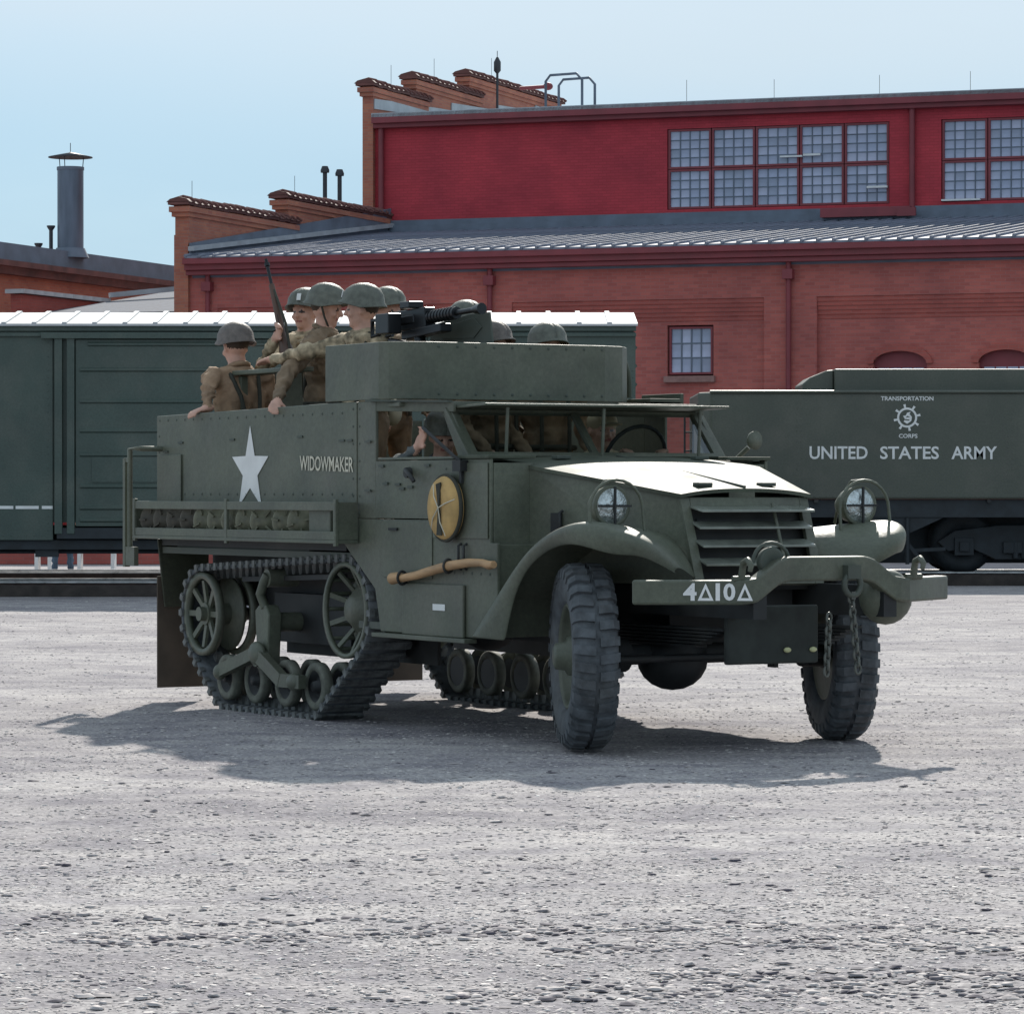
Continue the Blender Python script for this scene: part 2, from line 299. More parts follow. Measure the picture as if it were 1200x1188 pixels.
build_ground()
def build_gravel():
    rng = np.random.default_rng(3)
    def band(n, y0, y1, s0, s1, marg):
        u = rng.random(n); y = np.exp(np.log(y0)+u*(np.log(y1)-np.log(y0))) if y1/y0 > 1.2 else y0+u*(y1-y0)
        x = (rng.random(n)*2-1)*(y*.143+marg); dens = np.sin(x*2.1+1.5*np.sin(y*1.7))*np.sin(y*2.9+1.3*np.sin(x*1.9))+.6*np.sin(x*5.3+y*3.1+2*np.sin(y*4.3)); kp = rng.random(n) < .74+.30*dens; x, y = x[kp], y[kp]; n = len(x); s = s0*np.exp(rng.random(n)**2.5*np.log(s1/s0)); return x, y, s
    A = [band(95000, 7.0, 13, 0.0035, .015, .7), band(52000, 13, 22, .004, .017, 1.0), band(20000, 22, 45, .007, .022, 1.0)]
    nr = 0
    # loose ridges of coarser stones left by wheels
    for (yc, x0, x1, nn_, sp) in [(10.95, -1.3, 1.8, 420, .07), (10.5, .1, 1.7, 300, .08), (11.35, -1.5, -.3, 90, .05), (10.75, -1.35, -.9, 70, .03), (9.6, -.2, 1.7, 260, .10), (9.5, -1.6, 1.6, 160, .3), (12.9, -2.4, 2.4, 110, .5), (11.0, -2.4, 2.4, 140, .9), (15.5, -2.6, 2.6, 120, 1.2), (9.9, .4, 1.5, 160, .06)]:
        x = x0+rng.random(nn_)*(x1-x0); y = yc+rng.normal(0, sp, nn_)+.12*np.sin(x*2); A.append((x, y, .012*np.exp(rng.random(nn_)*np.log(2.6)))); nr += nn_
    x = np.concatenate([a[0] for a in A]); y = np.concatenate([a[1] for a in A]); s = np.concatenate([a[2] for a in A]); n = len(x)
    oc = np.array([(1, 0, 0), (0, 1, 0), (-1, 0, 0), (0, -1, 0), (.5, .5, .8), (-.5, .4, .9), (-.4, -.5, .7), (.5, -.5, .8), (0, 0, -.6)])
    fc = np.array([(0, 1, 4), (1, 2, 5), (2, 3, 6), (3, 0, 7), (1, 5, 4), (2, 6, 5), (3, 7, 6), (0, 4, 7), (4, 5, 6), (4, 6, 7)])
    V = np.repeat(oc[None], n, 0)*(1+.7*(rng.random((n, 9, 3))-.5)); V *= (np.array([1, .8, .21])*(1+.5*(rng.random((n, 3))-.5)))[:, None]
    a = rng.random(n)*2*PI; ca, sa = np.cos(a), np.sin(a); vx = V[:, :, 0]*ca[:, None]-V[:, :, 1]*sa[:, None]; vy = V[:, :, 0]*sa[:, None]+V[:, :, 1]*ca[:, None]
    P = np.stack([vx*s[:, None]+x[:, None], vy*s[:, None]+y[:, None], V[:, :, 2]*s[:, None]+(gz_np(x, y)+.08*s)[:, None]], 2).reshape(-1, 3)
    F = (fc[None]+(np.arange(n)*9)[:, None, None]).reshape(-1, 3).astype(np.int32)
    me = bpy.data.meshes.new('gravel'); me.vertices.add(len(P)); me.vertices.foreach_set('co', P.ravel()); me.loops.add(F.size); me.loops.foreach_set('vertex_index', F.ravel())
    me.polygons.add(len(F)); me.polygons.foreach_set('loop_start', np.arange(0, F.size, 3, dtype=np.int32)); me.update()
    at = me.attributes.new('tone', 'FLOAT', 'POINT'); tn = rng.random(n); tn[-nr:] = tn[-nr:]**2*.5; tone = np.repeat(tn, 9); at.data.foreach_set('value', tone.astype(np.float32))
    m = bpy.data.materials.new('gravel_stone'); m.use_nodes = True; t = m.node_tree; nn_ = t.nodes; b = nn_['Principled BSDF']; b.inputs['Roughness'].default_value = .85; b.inputs['Specular IOR Level'].default_value = .25
    an = nn_.new('ShaderNodeAttribute'); an.attribute_name = 'tone'; r = nn_.new('ShaderNodeValToRGB'); t.links.new(an.outputs['Fac'], r.inputs[0]); t.links.new(r.outputs[0], b.inputs['Base Color'])
    e = r.color_ramp.elements; e[0].position = 0; e[0].color = (.09, .08, .10, 1); e[1].position = 1; e[1].color = (.70, .66, .63, 1)
    for p, c in ((.05, (.21, .19, .20)), (.15, (.38, .345, .34)), (.8, (.50, .455, .44))): q = e.new(p); q.color = (*c, 1)
    me.materials.append(m); o = bpy.data.objects.new('gravel', me); C.objects.link(o); o['kind'] = 'stuff'; tag(o, 'loose pale grey gravel strewn over the yard', 'gravel')
build_gravel()

# ------------------------------------------------ railway tracks
def track(x0, x1, y0, lab, zt=.18):
    t = thing('railway_track', lab, 'railway track', ((x0+x1)/2, y0, 0))
    for yy in (y0, y0+1.435):
        mb = MB(); mb.box(x0, x1, yy-.06, yy+.06, .03, .045, 1); mb.box(x0, x1, yy-.012, yy+.012, .045, zt-.03, 1); mb.box(x0, x1, yy-.035, yy+.035, zt-.03, zt, 0); part('rail', mb, [RAIL, RUST], t, .004)
    mb = MB(); mb.box(-.115, .115, -.6, 2.05, -.04, .03); me = mb.mesh('railway_sleeper', TIE)
    x = x0+.2
    while x < x1: inst('sleeper', me, t, (x, y0, 0), (0, 0, random.uniform(-.01, .01))); x += .6
    return t
track(-16, 2.4, 47.0, 'near railway track under the boxcar, ending behind the half-track')
track(-18, 16, 52.6, 'farther railway track under the grey-green tender')
mb = MB()
mb.box(-16, 2.4, 46.15, 46.28, -.05, .14); struct('ground_shade_band', mb, TIE)  # dark beam added as the shaded near side of the track
mb = MB()
mb.box(2.2, 16, 51.62, 51.75, -.05, .15); struct('ground_shade_band', mb, TIE)  # same added band of shade along the tender's track

# ------------------------------------------------ building
def window(parent, name, s0, s1, z0, z1, D, nx, nz, fr=.06, mun=.03, gm=None, frm=None):
    """frame, muntins and single panes in a wall opening at depth D (frame coords)"""
    mb = MB(); d0, d1 = D-.03, D+.06
    mb.box(s0, s0+fr, d0, d1, z0, z1); mb.box(s1-fr, s1, d0, d1, z0, z1); mb.box(s0+fr, s1-fr, d0, d1, z1-fr, z1); mb.box(s0+fr, s1-fr, d0, d1, z0, z0+fr)
    w_ = part(name, mb, frm or REDT, parent)
    a0, a1, b0, b1 = s0+fr, s1-fr, z0+fr, z1-fr; mb = MB()
    for i in range(1, nx): x = a0+(a1-a0)*i/nx; mb.box(x-mun/2, x+mun/2, D, D+.03, b0, b1)
    for k in range(1, nz): z = b0+(b1-b0)*k/nz; mb.box(a0, a1, D+.004, D+.034, z-mun/2, z+mun/2)
    part('glazing_bars', mb, FLASH, w_)
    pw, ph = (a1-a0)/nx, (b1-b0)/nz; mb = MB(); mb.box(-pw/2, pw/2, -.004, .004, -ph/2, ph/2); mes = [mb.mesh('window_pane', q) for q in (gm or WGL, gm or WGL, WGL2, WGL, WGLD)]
    for i in range(nx):
        for k in range(nz): inst('pane', random.choice(mes), w_, (a0+pw*(i+.5), D+.02, b0+ph*(k+.5)), (R(random.uniform(-1.2, 1.2)), 0, R(random.uniform(-1.2, 1.2))))
    return w_
def wall_with_holes(mb, s0, s1, z0, z1, d0, d1, holes, mi=0):
    xs = sorted({s0, s1, *[h[0] for h in holes], *[h[1] for h in holes]})
    for a, b in zip(xs, xs[1:]):
        hs = sorted([(h[2], h[3]) for h in holes if h[0] <= a+1e-6 and h[1] >= b-1e-6]); z = z0
        for h0, h1 in hs:
            if h0 > z: mb.box(a, b, d0, d1, z, h0, mi)
            z = h1
        if z < z1: mb.box(a, b, d0, d1, z, z1, mi)
B = thing('brick_building', 'large red brick shop building with lean-to roof and red painted clerestory', 'building', (10, 6, 0), BLD)
EZ = 6.2
arches = [(2.2, 3.33), (4.4, 5.53), (8.9, 10.03), (15.74, 16.87), (17.94, 19.07)]
holes = [(11.3, 12.31, 3.78, 4.84)] + [(a, b, 1.2, 4.25) for a, b in arches]
mb = MB()
wall_with_holes(mb, 1.0, 7.0, 0, 5.38, .12, .5, [h for h in holes if h[1] < 7]); wall_with_holes(mb, 7.87, 13.44, 0, 5.38, .12, .5, [h for h in holes if 7.8 < h[0] < 13.4]); wall_with_holes(mb, 14.57, 20.2, 0, 5.38, .12, .5, [h for h in holes if h[0] > 14.5])
mb.box(21.3, 34, .12, .5, 0, 5.38)
for a, b in ((0, 1.0), (7.0, 7.87), (13.44, 14.57), (20.2, 21.3)): mb.box(a, b, 0, .5, 0, 5.38)
mb.box(0, 34, 0, .5, 5.38, EZ); part('wall', mb, BRICK, B)
mb = MB()
for a, b in ((1.0, 7.0), (7.87, 13.44), (14.57, 20.2)):
    for k in range(5): mb.box(a+.002, b-.002, .022+.02*k, .118, 5.375-.09*(k+1), 5.375-.09*k)
part('corbel_band', mb, BRICKD, B)
for s in (13.99, 20.7, 7.4, .8):
    mb = MB(); mb.tube([(s, -.08, 6.15), (s, -.1, 0.2)], .055, 10); mb.box(s-.11, s+.11, -.2, -.003, 5.75, 5.95); mb.box(s-.09, s+.09, -.15, -.003, 3.0, 3.06); part('downspout', mb, REDT, B)
# eave boards and gutter
mb = MB(); mb.box(.338, 34, -.32, -.003, 6.203, 6.36); mb.box(.338, 34, -.24, -.004, 6.10, 6.2); mb.box(.338, 34, -.42, -.322, 6.33, 6.47); part('eave', mb, REDT, B, .01)
# plain window
w1 = window(B, 'window', 11.33, 12.28, 3.81, 4.81, .2, 4, 3, .045, .03, WGL)
mb = MB(); mb.box(11.25, 12.36, -.0, .3, 3.64, 3.775); part('window_sill', mb, STONE, B, .01)
for a, b in arches:
    c = (a+b)/2; hw = (b-a)/2; n = 12
    arc = [(c+hw*math.cos(PI-PI*i/n), 3.98+.26*math.sin(PI*i/n)) for i in range(n+1)]
    fr_ = MB(); fr_.prism([(a, 1.2), (a, 3.98)]+arc[1:-1]+[(b, 3.98), (b, 1.2)], (0, .24, 0), (1, 0, 0), (0, 0, 1), (0, .05, 0))
    w_ = part('arched_window', fr_, REDT, B)
    # brick arch ring and infill of the spandrels
    for i in range(n):
        p0, p1 = arc[i], arc[i+1]; q = lambda p, k: (c+(p[0]-c)*k, 3.98+(p[1]-3.98)*(1+(k-1)*2.4))
        m2 = MB(); m2.prism([p0, p1, q(p1, 1.22), q(p0, 1.22)], (0, .06, 0), (1, 0, 0), (0, 0, 1), (0, .3, 0)); part('arch_brick', m2, BRICKD, w_)
    m2 = MB(); m2.prism(arc+[(b, 4.26), (a, 4.26)], (0, .13, 0), (1, 0, 0), (0, 0, 1), (0, .3, 0)); part('spandrel', m2, BRICK, w_)
    for i in range(4):
        for k in range(9):
            m2 = MB(); x = a+.08+(b-a-.16)*i/4; z = 1.3+.29*k; m2.box(x+.015, x+(b-a-.16)/4-.015, .225, .235, z+.015, z+.275); part('pane', m2, WGL, w_)
# lean-to roof: sloping standing-seam panels
D2, ZB = 11.7, 8.08
def rz(D): return 6.50+(ZB-.25-6.50)*(D+.42)/(D2+.42)
mb = MB()
pw = .34
def panel_mesh():
    m = MB(); y0, y1 = -.42, D2
    for (a, b, h) in ((.02, pw-.02, 0), (-.02, .02, .05)):
        v = [(a, y0, rz(y0)+h), (b, y0, rz(y0)+h), (b, y1, rz(y1)+h), (a, y1, rz(y1)+h)]; v += [(p[0], p[1], p[2]-.05-h) for p in v]
        m.add(v, [(0, 1, 2, 3), (7, 6, 5, 4), (0, 4, 5, 1), (1, 5, 6, 2), (2, 6, 7, 3), (3, 7, 4, 0)])
    m.tube([(.0, y0-.03, rz(y0)+.01), (.0, y0+.25, rz(y0)+.05)], .035, 6)
    return m.mesh('roof_panel', [ROOF])
pm = panel_mesh()
for i in range(84):
    o = inst('roof_panel', pm, B, (i*pw+.42, 0, random.uniform(-.006, .006))); o.location = Vector((i*pw+.42, 0, random.uniform(-.006, .006)))-BASE[B.name]
mb = MB(); mb.prism([(-.3, 6.38), (D2, rz(D2)-.12), (D2, 5.5), (0.5, 5.5)], (.4, 0, 0), (0, 1, 0), (0, 0, 1), (33, 0, 0)); part('roof_deck', mb, FLASH, B)
# end parapet stepping back along the lean-to
def stepped_parapet(steps, zbot, s0, s1, brick, lip=.10):
    mb = MB()
    for d0, d1, z in steps: mb.box(s0, s1, d0, d1, zbot, z)
    part('parapet_wall', mb, brick, B)
    m = MB(); m.prism([(-.29, -.03), (-.2, .04), (0, .085), (.2, .04), (.29, -.03)], (0, 0, 0), (1, 0, 0), (0, 0, 1), (0, .25, 0)); m.tube([(-.29, .27, -.01), (-.2, .27, .06), (0, .27, .11), (.2, .27, .06), (.29, .27, -.01)], .035, 6); m.box(-.25, .25, .0, .30, -.09, -.02); me = m.mesh('coping_tile', TILE)
    for d0, d1, z in steps:
        mb = MB(); mb.box(s0-.08, s1+.08, d0-.16, d1, z-.22, z-.1); mb.box(s0-.04, s1+.04, d0-.1, d1, z-.32, z-.221); part('corbel', mb, brick, B)
        d = d0-.2
        while d < d1-.05: inst('coping_tile', me, B, ((s0+s1)/2, d, z+.0+random.uniform(0, .03)), (0, 0, 0)); d += .31
stepped_parapet([(-.05, 5.9, 7.72), (5.4, 11.9, 8.28)], 5.2, .0, .33, BRICKL)
mb = MB(); mb.box(-.004, .334, -.10, -.004, 0, 7.0); part('end_pier', mb, BRICKL, B)
mb = MB(); v = [(.365, -.1, rz(-.1)+.05), (.365, D2, rz(D2)+.05), (.365, D2, rz(D2)+.62), (.365, -.1, rz(-.1)+.28)]; mb.add(v+[(p[0]+.03, p[1], p[2]) for p in v], [(0, 1, 2, 3), (4, 7, 6, 5), (0, 4, 5, 1), (1, 5, 6, 2), (2, 6, 7, 3), (3, 7, 4, 0)]); part('wall_flashing', mb, FLASH, B)
mb = MB(); mb.bar((.45, -.2, rz(-.2)+.16), (.45, D2, rz(D2)+.20), .14, .10); part('roof_edge_trim', mb, FLASHP, B)
# clerestory
H2 = [(7.64, 13.19, 8.22, 10.18), (14.45, 20.0, 8.22, 10.18)]
mb = MB(); wall_with_holes(mb, -.036, 34, ZB-.3, 10.6, D2, D2+.3, H2); part('clerestory_wall', mb, REDP, B)
mb = MB(); mb.box(.0, 34, D2-.24, D2-.003, 10.45, 10.62); mb.box(.0, 34, D2-.36, D2-.242, 10.56, 10.80); part('clerestory_eave', mb, REDT, B, .01)
mb = MB(); mb.box(.42, 13.2, D2-.10, D2-.003, ZB-.28, ZB+.06); mb.box(13.25, 34, D2-.10, D2-.003, ZB-.28, ZB+.06); mb.box(.42, 34, D2-.2, D2-.103, ZB-.28, ZB-.08); part('base_flashing', mb, FLASH, B)
mb = MB(); mb.box(11.6, 13.8, D2-.42, D2-.21, ZB-.18, ZB+.03); mb.box(13.5, 13.95, D2-.5, D2-.425, ZB-.2, ZB+.0); part('ledge_box', mb, REDT, B)
for s in (.16, 13.77):
    mb = MB(); mb.tube([(s, D2-.1, 10.6), (s, D2-.1, ZB-.02)], .07, 10); part('downspout', mb, REDT, B)
for i in range(2):
    for a in range(5):
        w0 = (H2[i][1]-H2[i][0]-.02)/5
        for k in range(2):
            s0 = H2[i][0]+.01+a*w0; z0 = 8.23+k*.975
            w_ = window(B, 'window', s0+.012, s0+w0-.012, z0+.005, z0+.965, D2+.06, 4, 4, .05, .028, WGL2 if (a+k) % 3 else WGL)
mb = MB(); mb.box(10.5, 11.05, D2-.06, D2+.03, 9.40, 9.44); mb.box(11.08, 11.5, D2-.06, D2+.03, 9.42, 9.47); part('sash_glint', mb, WHP, B)  # added white bars: sun glints on sash edges put into colour
mb = MB(); mb.box(12.65, 13.15, D2-.06, D2+.03, 8.60, 8.65); part('sash_glint', mb, WHP, B)
mb = MB(); mb.box(14.47, 15.4, D2-.08, D2+.03, 8.24, 8.28); part('sash_glint', mb, WHP, B)
# upper roof and its stepped end parapet
mb = MB(); v = [(.0, D2-.36, 10.81), (34, D2-.36, 10.81), (34, D2+14, 11.3), (.0, D2+14, 11.3)]; mb.add(v+[(p[0], p[1], p[2]-.1) for p in v], [(0, 1, 2, 3), (7, 6, 5, 4), (0, 4, 5, 1), (1, 5, 6, 2), (2, 6, 7, 3), (3, 7, 4, 0)]); part('upper_roof', mb, FLASHP, B)
stepped_parapet([(D2-.15, 15.3, 11.58), (14.5, 19.3, 12.08), (18.4, 25.7, 12.58)], 7.9, -.32, -.04, BRICKL)
mb = MB(); mb.prism([(11.6, 10.95), (25.0, 11.5), (25.0, 12.25), (23.6, 12.25), (23.6, 12.1), (20.5, 11.95), (20.5, 11.8), (17, 11.65), (17, 11.45), (13.5, 11.3), (11.6, 11.2)], (-.036, 0, 0), (0, 1, 0), (0, 0, 1), (.03, 0, 0)); part('wall_flashing', mb, FLASHP, B)
for (s, D, z, h) in ((.15, .5, 7.85, .55), (.15, 6.2, 8.4, .6), (.15, 12.3, 11.7, .6), (.15, 15.3, 12.2, .6), (.15, 19.6, 12.7, .6), (8.2, 11.5, 10.85, .7), (10.4, 11.5, 10.85, .6), (13.0, 11.5, 10.85, .6), (15.2, 11.5, 10.85, .6)):
    mb = MB(); mb.tube([(s, D, z-.15), (s, D, z+h*.7)], .006, 5); part('lightning_rod', mb, BLACKP, B)
mb = MB(); mb.box(.4, 33.9, D2+.3, D2+.7, 0, 10.5); mb.box(0.02, .32, .5, 26, 0, 5.19); part('back_wall', mb, BRICKD, B)
# roof furniture
def roof_pipe(s, D, z0, z1, r, lab, cap=True):
    mb = MB(); mb.tube([(s, D, z0), (s, D, z1)], r, 10); mb.lathe([(0, r*1.9), (.06, r*2.0), (.16, r*1.3)], Mx((s, D, z1-.02), (0, 0, 1)), 10); solo('vent_pipe', mb, BLACKP, lab, 'pipe', (s, D, z0), BLD)
roof_pipe(-.44, 9.42, 7.2, 9.2, .055, 'left of two thin black vent pipes above the lower stepped parapet')
roof_pipe(-.1, 9.54, 7.2, 9.12, .055, 'right of two thin black vent pipes above the lower stepped parapet, beside the clerestory corner')
mb = MB(); mb.tube([(.77, 18.37, 11.0), (.77, 18.37, 12.6)], .035, 8); mb.tube([(.77, 18.37, 12.55), (.77, 18.37, 12.62), (.77, 18.37, 12.85), (.77, 18.37, 12.98)], [.04, .10, .10, .03], 8); mb.tube([(.77, 18.37, 12.98), (.77, 18.37, 13.15)], .01, 5)
solo('roof_mast', mb, BLACKP, 'slim dark mast with a bulb head on the upper stepped parapet', 'mast', (.77, 18.37, 11.0), BLD)
T = thing('roof_ladder_hoops', 'blue-grey bent pipe handrail hoops at the roof edge right of the stepped parapet', 'handrail', (4, 14, 11), BLD)
for i, (s, D) in enumerate(((3.95, 13.6), (3.95, 14.6))):
    zt = 11.85-.0; mb = MB(); mb.tube([(s-.12, D, 10.9), (s-.12, D, zt-.15), (s, D, zt), (s+.7, D, zt+.02), (s+.85, D, zt-.15), (s+.85, D, 10.9)], .035, 8); part('hoop', mb, STACK, T)
mb = MB(); mb.tube([(3.0, 14, 11.6), (3.85, 14, 11.62)], .05, 8); mb.ellip((3.75, 14, 11.62), (.13, .1, .1)); part('crossbar', mb, REDT, T)

# left wing behind
Wg = thing('side_wing', 'distant orange-brick wing with dark upright fascia at far left behind the boxcar', 'building', (-9, 10, 0), BLD)
mb = MB(); mb.box(-8.4, -7.97, -12, 30, 0, 6.9); mb.box(-30, -8.4, 29.6, 30, 0, 6.9); part('wall', mb, BRICKL, Wg)
mb = MB(); mb.prism([(-7.95, 6.95), (-8.0, 7.5), (-8.3, 7.52), (-8.4, 6.95)], (0, -12, 0), (1, 0, 0), (0, 0, 1), (0, 42, 0)); part('roof', mb, FLASH, Wg)  # upright fascia instead of a slope, shaped to stay out of the sun
mb = MB(); mb.box(-7.965, -7.75, -12, 30, 6.70, 6.9); mb.box(-7.7, -7.55, -12, 30, 6.88, 7.02); part('eave', mb, TILE, Wg)
Ln = thing('lean_to_annexe', 'low grey-roofed brick lean-to between the far left wing and the main building', 'building', (-5, 8, 0), BLD)
mb = MB(); mb.box(-7.9, -.4, 4.2, 4.5, 0, 5.5); mb.box(-6.0, -5.7, 3.6, 8, 0, 6.0); part('wall', mb, BRICKD, Ln)
mb = MB(); v = [(-5.6, 4.0, 5.55), (-.45, 4.0, 5.55), (-.45, 12.0, 6.55), (-5.6, 12.0, 6.55)]; mb.add(v+[(p[0], p[1], p[2]-.1) for p in v], [(0, 1, 2, 3), (7, 6, 5, 4), (0, 4, 5, 1), (1, 5, 6, 2), (2, 6, 7, 3), (3, 7, 4, 0)]); part('roof', mb, mat('dull_grey_roof', (.16, .17, .20), .9, var=.2, spec=.15), Ln)
mb = MB(); mb.bar((-5.6, 8, 6.2), (-.5, 12.3, 6.95), .2, .12); part('roof_edge_trim', mb, FLASHP, Ln)
m = MB(); m.box(-.25, .25, 0, .5, 0, .1); me = m.mesh('coping_tile', GALV)
for k in range(9): inst('coping_tile', me, Ln, (-5.85, 3.5+k*.51, 6.02+.0*k), (0, 0, 0))
# stack
S = thing('roof_vent_stack', 'tall cylindrical zinc roof stack with a flat conical rain cap above the far left wing', 'stack', (-11.33, 92, 7.3))
mb = MB(); mb.tube([(-11.33, 92, 7.55), (-11.33, 92, 9.64)], .335, 28); part('stack_tube', mb, STACK, S)
mb = MB(); mb.tube([(-11.33, 92, 9.60), (-11.33, 92, 9.68)], .35, 28); mb.tube([(-11.33, 92, 7.35), (-11.33, 92, 7.6)], [.48, .37], 24); part('stack_collar', mb, FLASH, S)
mb = MB(); mb.lathe([(0, .57), (.02, .57), (.13, .05), (.15, 0)], Mx((-11.33, 92, 9.92), (0, 0, 1)), 28); mb.tube([(-11.33, 92, 10.05), (-11.33, 92, 10.3)], .01, 5); part('rain_cap', mb, BLACKP, S)
for a in (.5, 2.6, 4.4): mb = MB(); mb.tube([(-11.33+.33*math.cos(a), 92+.33*math.sin(a), 9.6), (-11.33+.36*math.cos(a), 92+.36*math.sin(a), 9.94)], .012, 5); part('cap_strut', mb, BLACKP, S)
for (x, z1, lab) in ((-11.83, 8.1, 'thin black vent pipe close beside the zinc stack'), (-12.15, 7.65, 'shorter thin black vent pipe left of the zinc stack')):
    mb = MB(); mb.tube([(x, 92, 6.4), (x, 92, z1)], .05, 8); mb.lathe([(0, .06), (.08, .11), (.11, .11)], Mx((x, 92, z1-.03), (0, 0, 1)), 10); solo('vent_pipe', mb, BLACKP, lab, 'pipe', (x, 92, 6.4))

# ------------------------------------------------ rail truck helper
def rail_truck(parent, cx, y0, name='truck', frm=UNDER):
    mb = MB(); yf = y0+.05
    mb.prism([(-1.25, .62), (-1.0, .78), (-.35, .86), (.35, .86), (1.0, .78), (1.25, .62), (1.1, .48), (.75, .52), (.4, .36), (-.4, .36), (-.75, .52), (-1.1, .48)], (cx, yf, 0), (1, 0, 0), (0, 0, 1), (0, .12, 0))
    mb.box(cx-.3, cx+.3, yf-.06, yf+1.7, .45, .62)
    for dx in (-.87, .87): mb.box(cx+dx-.14, cx+dx+.14, yf-.05, yf+.1, .42, .68); mb.box(cx+dx-.07, cx+dx+.07, yf-.09, yf-.05, .48, .62)
    for dx in (-.12, 0, .12): mb.tube([(cx+dx, yf-.03, .38), (cx+dx, yf-.03, .62)], .045, 8)
    t = part(name, mb, frm, parent, .008)
    for dx in (-.87, .87):
        for yy in (y0+.28, y0+1.6):
            m = MB(); m.lathe([(-.07, .1), (-.07, .36), (-.05, .455), (.05, .455), (.055, .49), (.08, .49), (.08, .36), (.03, .30), (.03, .1)], Mx((cx+dx, yy, .64), (0, 1, 0)), 32, closed=True); m.tube([(cx+dx, yy-.2, .64), (cx+dx, yy+.1, .64)], .1, 12); part('wheel', m, frm, t)
    return t
# ------------------------------------------------ boxcar
X0, X1, YB = -14.0, 1.61, 46.5
Bc = thing('boxcar', 'long dark green railway boxcar with white roof edge standing behind the half-track', 'railway wagon', (-6.2, 48, 0))
mb = MB(); mb.box(X0+.03, X1-.03, YB+.03, YB+2.95, .95, 3.5); part('body', mb, BOXG, Bc)
xs = [X0, -12.0, -10.0, -8.0, -5.95]
for a, b in zip(xs, xs[1:]): mb = MB(); mb.box(a+.006, b-.006, YB, YB+.028, .72, 3.42); part('side_panel', mb, BOXG, Bc, .006)
xs = [-2.5, -1.1, .35, X1]
for a, b in zip(xs, xs[1:]): mb = MB(); mb.box(a+.006, b-.006, YB, YB+.028, .72, 3.42); part('side_panel', mb, BOXG, Bc, .006)
for x in (-5.88, -5.72, -2.6): mb = MB(); mb.box(x-.05, x+.05, YB-.06, YB+.028, .80, 3.40); part('door_post', mb, BOXG, Bc, .008)
mb = MB(); mb.box(-5.66, -2.66, YB-.03, YB+.028, .90, 3.32)
dr = part('door', mb, BOXG, Bc, .006)
zz = [3.26, 2.93, 2.52, 2.14, 1.83, 1.42, 1.14, .98]
for i, z in enumerate(zz):
    m = MB(); x0 = -5.60 if i else -5.5; m.prism([(0, -.03), (-.02, -.012), (-.02, .012), (0, .03)], (x0, YB-.031, z), (0, 1, 0), (0, 0, 1), (2.85, 0, 0)); part('door_rib', m, BOXG, dr)
m = MB(); m.box(-5.45, -4.1, YB-.045, YB-.031, 1.47, 1.80); part('door_plate', m, BOXG, dr, .004)
mb = MB(); mb.box(X0, X1, YB-.02, YB+.028, 3.43, 3.50); mb.box(X0, X1, YB-.045, YB-.0, 3.36, 3.40); mb.box(-6.1, -2.2, YB-.09, YB-.046, 3.33, 3.41); part('top_rail', mb, BOXG, Bc, .005)
mb = MB(); mb.box(X0, X1, YB+.06, YB+.3, .60, .72); mb.box(-5.9, -2.5, YB-.05, YB+.04, .74, .88); mb.box(X0, X1, YB+1.1, YB+1.9, .62, .9); mb.box(-7.2, 1, YB+.4, YB+.6, .56, .64); mb.box(-6.2, -5.9, YB+.1, YB+.16, .5, .6); mb.tube([(-8, YB+.2, .56), (1, YB+.2, .56)], .018, 6); part('underframe', mb, UNDER, Bc)
nP = 40; pwid = (X1-X0+.1)/nP
m = MB()
for (a, b, h) in ((.03, pwid-.03, 0), (-.03, .03, .022)):
    for (ya, za, yb, zb) in ((-.06, 3.525, 1.49, 3.745), (3.04, 3.525, 1.491, 3.745)):
        v = [(a, ya, za+h), (b, ya, za+h), (b, yb, zb+h), (a, yb, zb+h)]; v += [(p[0], p[1], p[2]-.03-h) for p in v]; m.add(v, [(0, 1, 2, 3), (7, 6, 5, 4), (0, 4, 5, 1), (1, 5, 6, 2), (2, 6, 7, 3), (3, 7, 4, 0)])
me = m.mesh('boxcar_roof_panel', GALV)
for i in range(nP): inst('roof_panel', me, Bc, (X0-.05+i*pwid, YB, 0), (0, 0, 0)).location.y = YB-48
mb = MB()
for k in range(10): z = 1.0+k*.24; mb.prism([(0, 0), (.05, .06), (0, .12)], (X1-.03, YB+.06, z), (1, 0, 0), (0, 0, 1), (0, 2.8, 0))
part('end_corrugation', mb, BOXG, Bc)
mb = MB(); [mb.box(a, b, YB-.004, YB-.0015, 1.125, 1.165) for a, b in ((-7.0, -6.47), (-6.44, -6.14), (-6.10, -5.96))]; part('stencil_line', mb, WHITE, Bc)
m = MB()
for k in range(6): m.tube([(1.1, YB-.07, 1.0+k*.38), (1.5, YB-.07, 1.0+k*.38)], .012, 6)
for x in (1.1, 1.5): m.tube([(x, YB-.07, .9), (x, YB-.07, 3.0)], .012, 6)
part('ladder', m, BOXG, Bc)
rail_truck(Bc, -.3, YB+.25); rail_truck(Bc, -12.3, YB+.25)

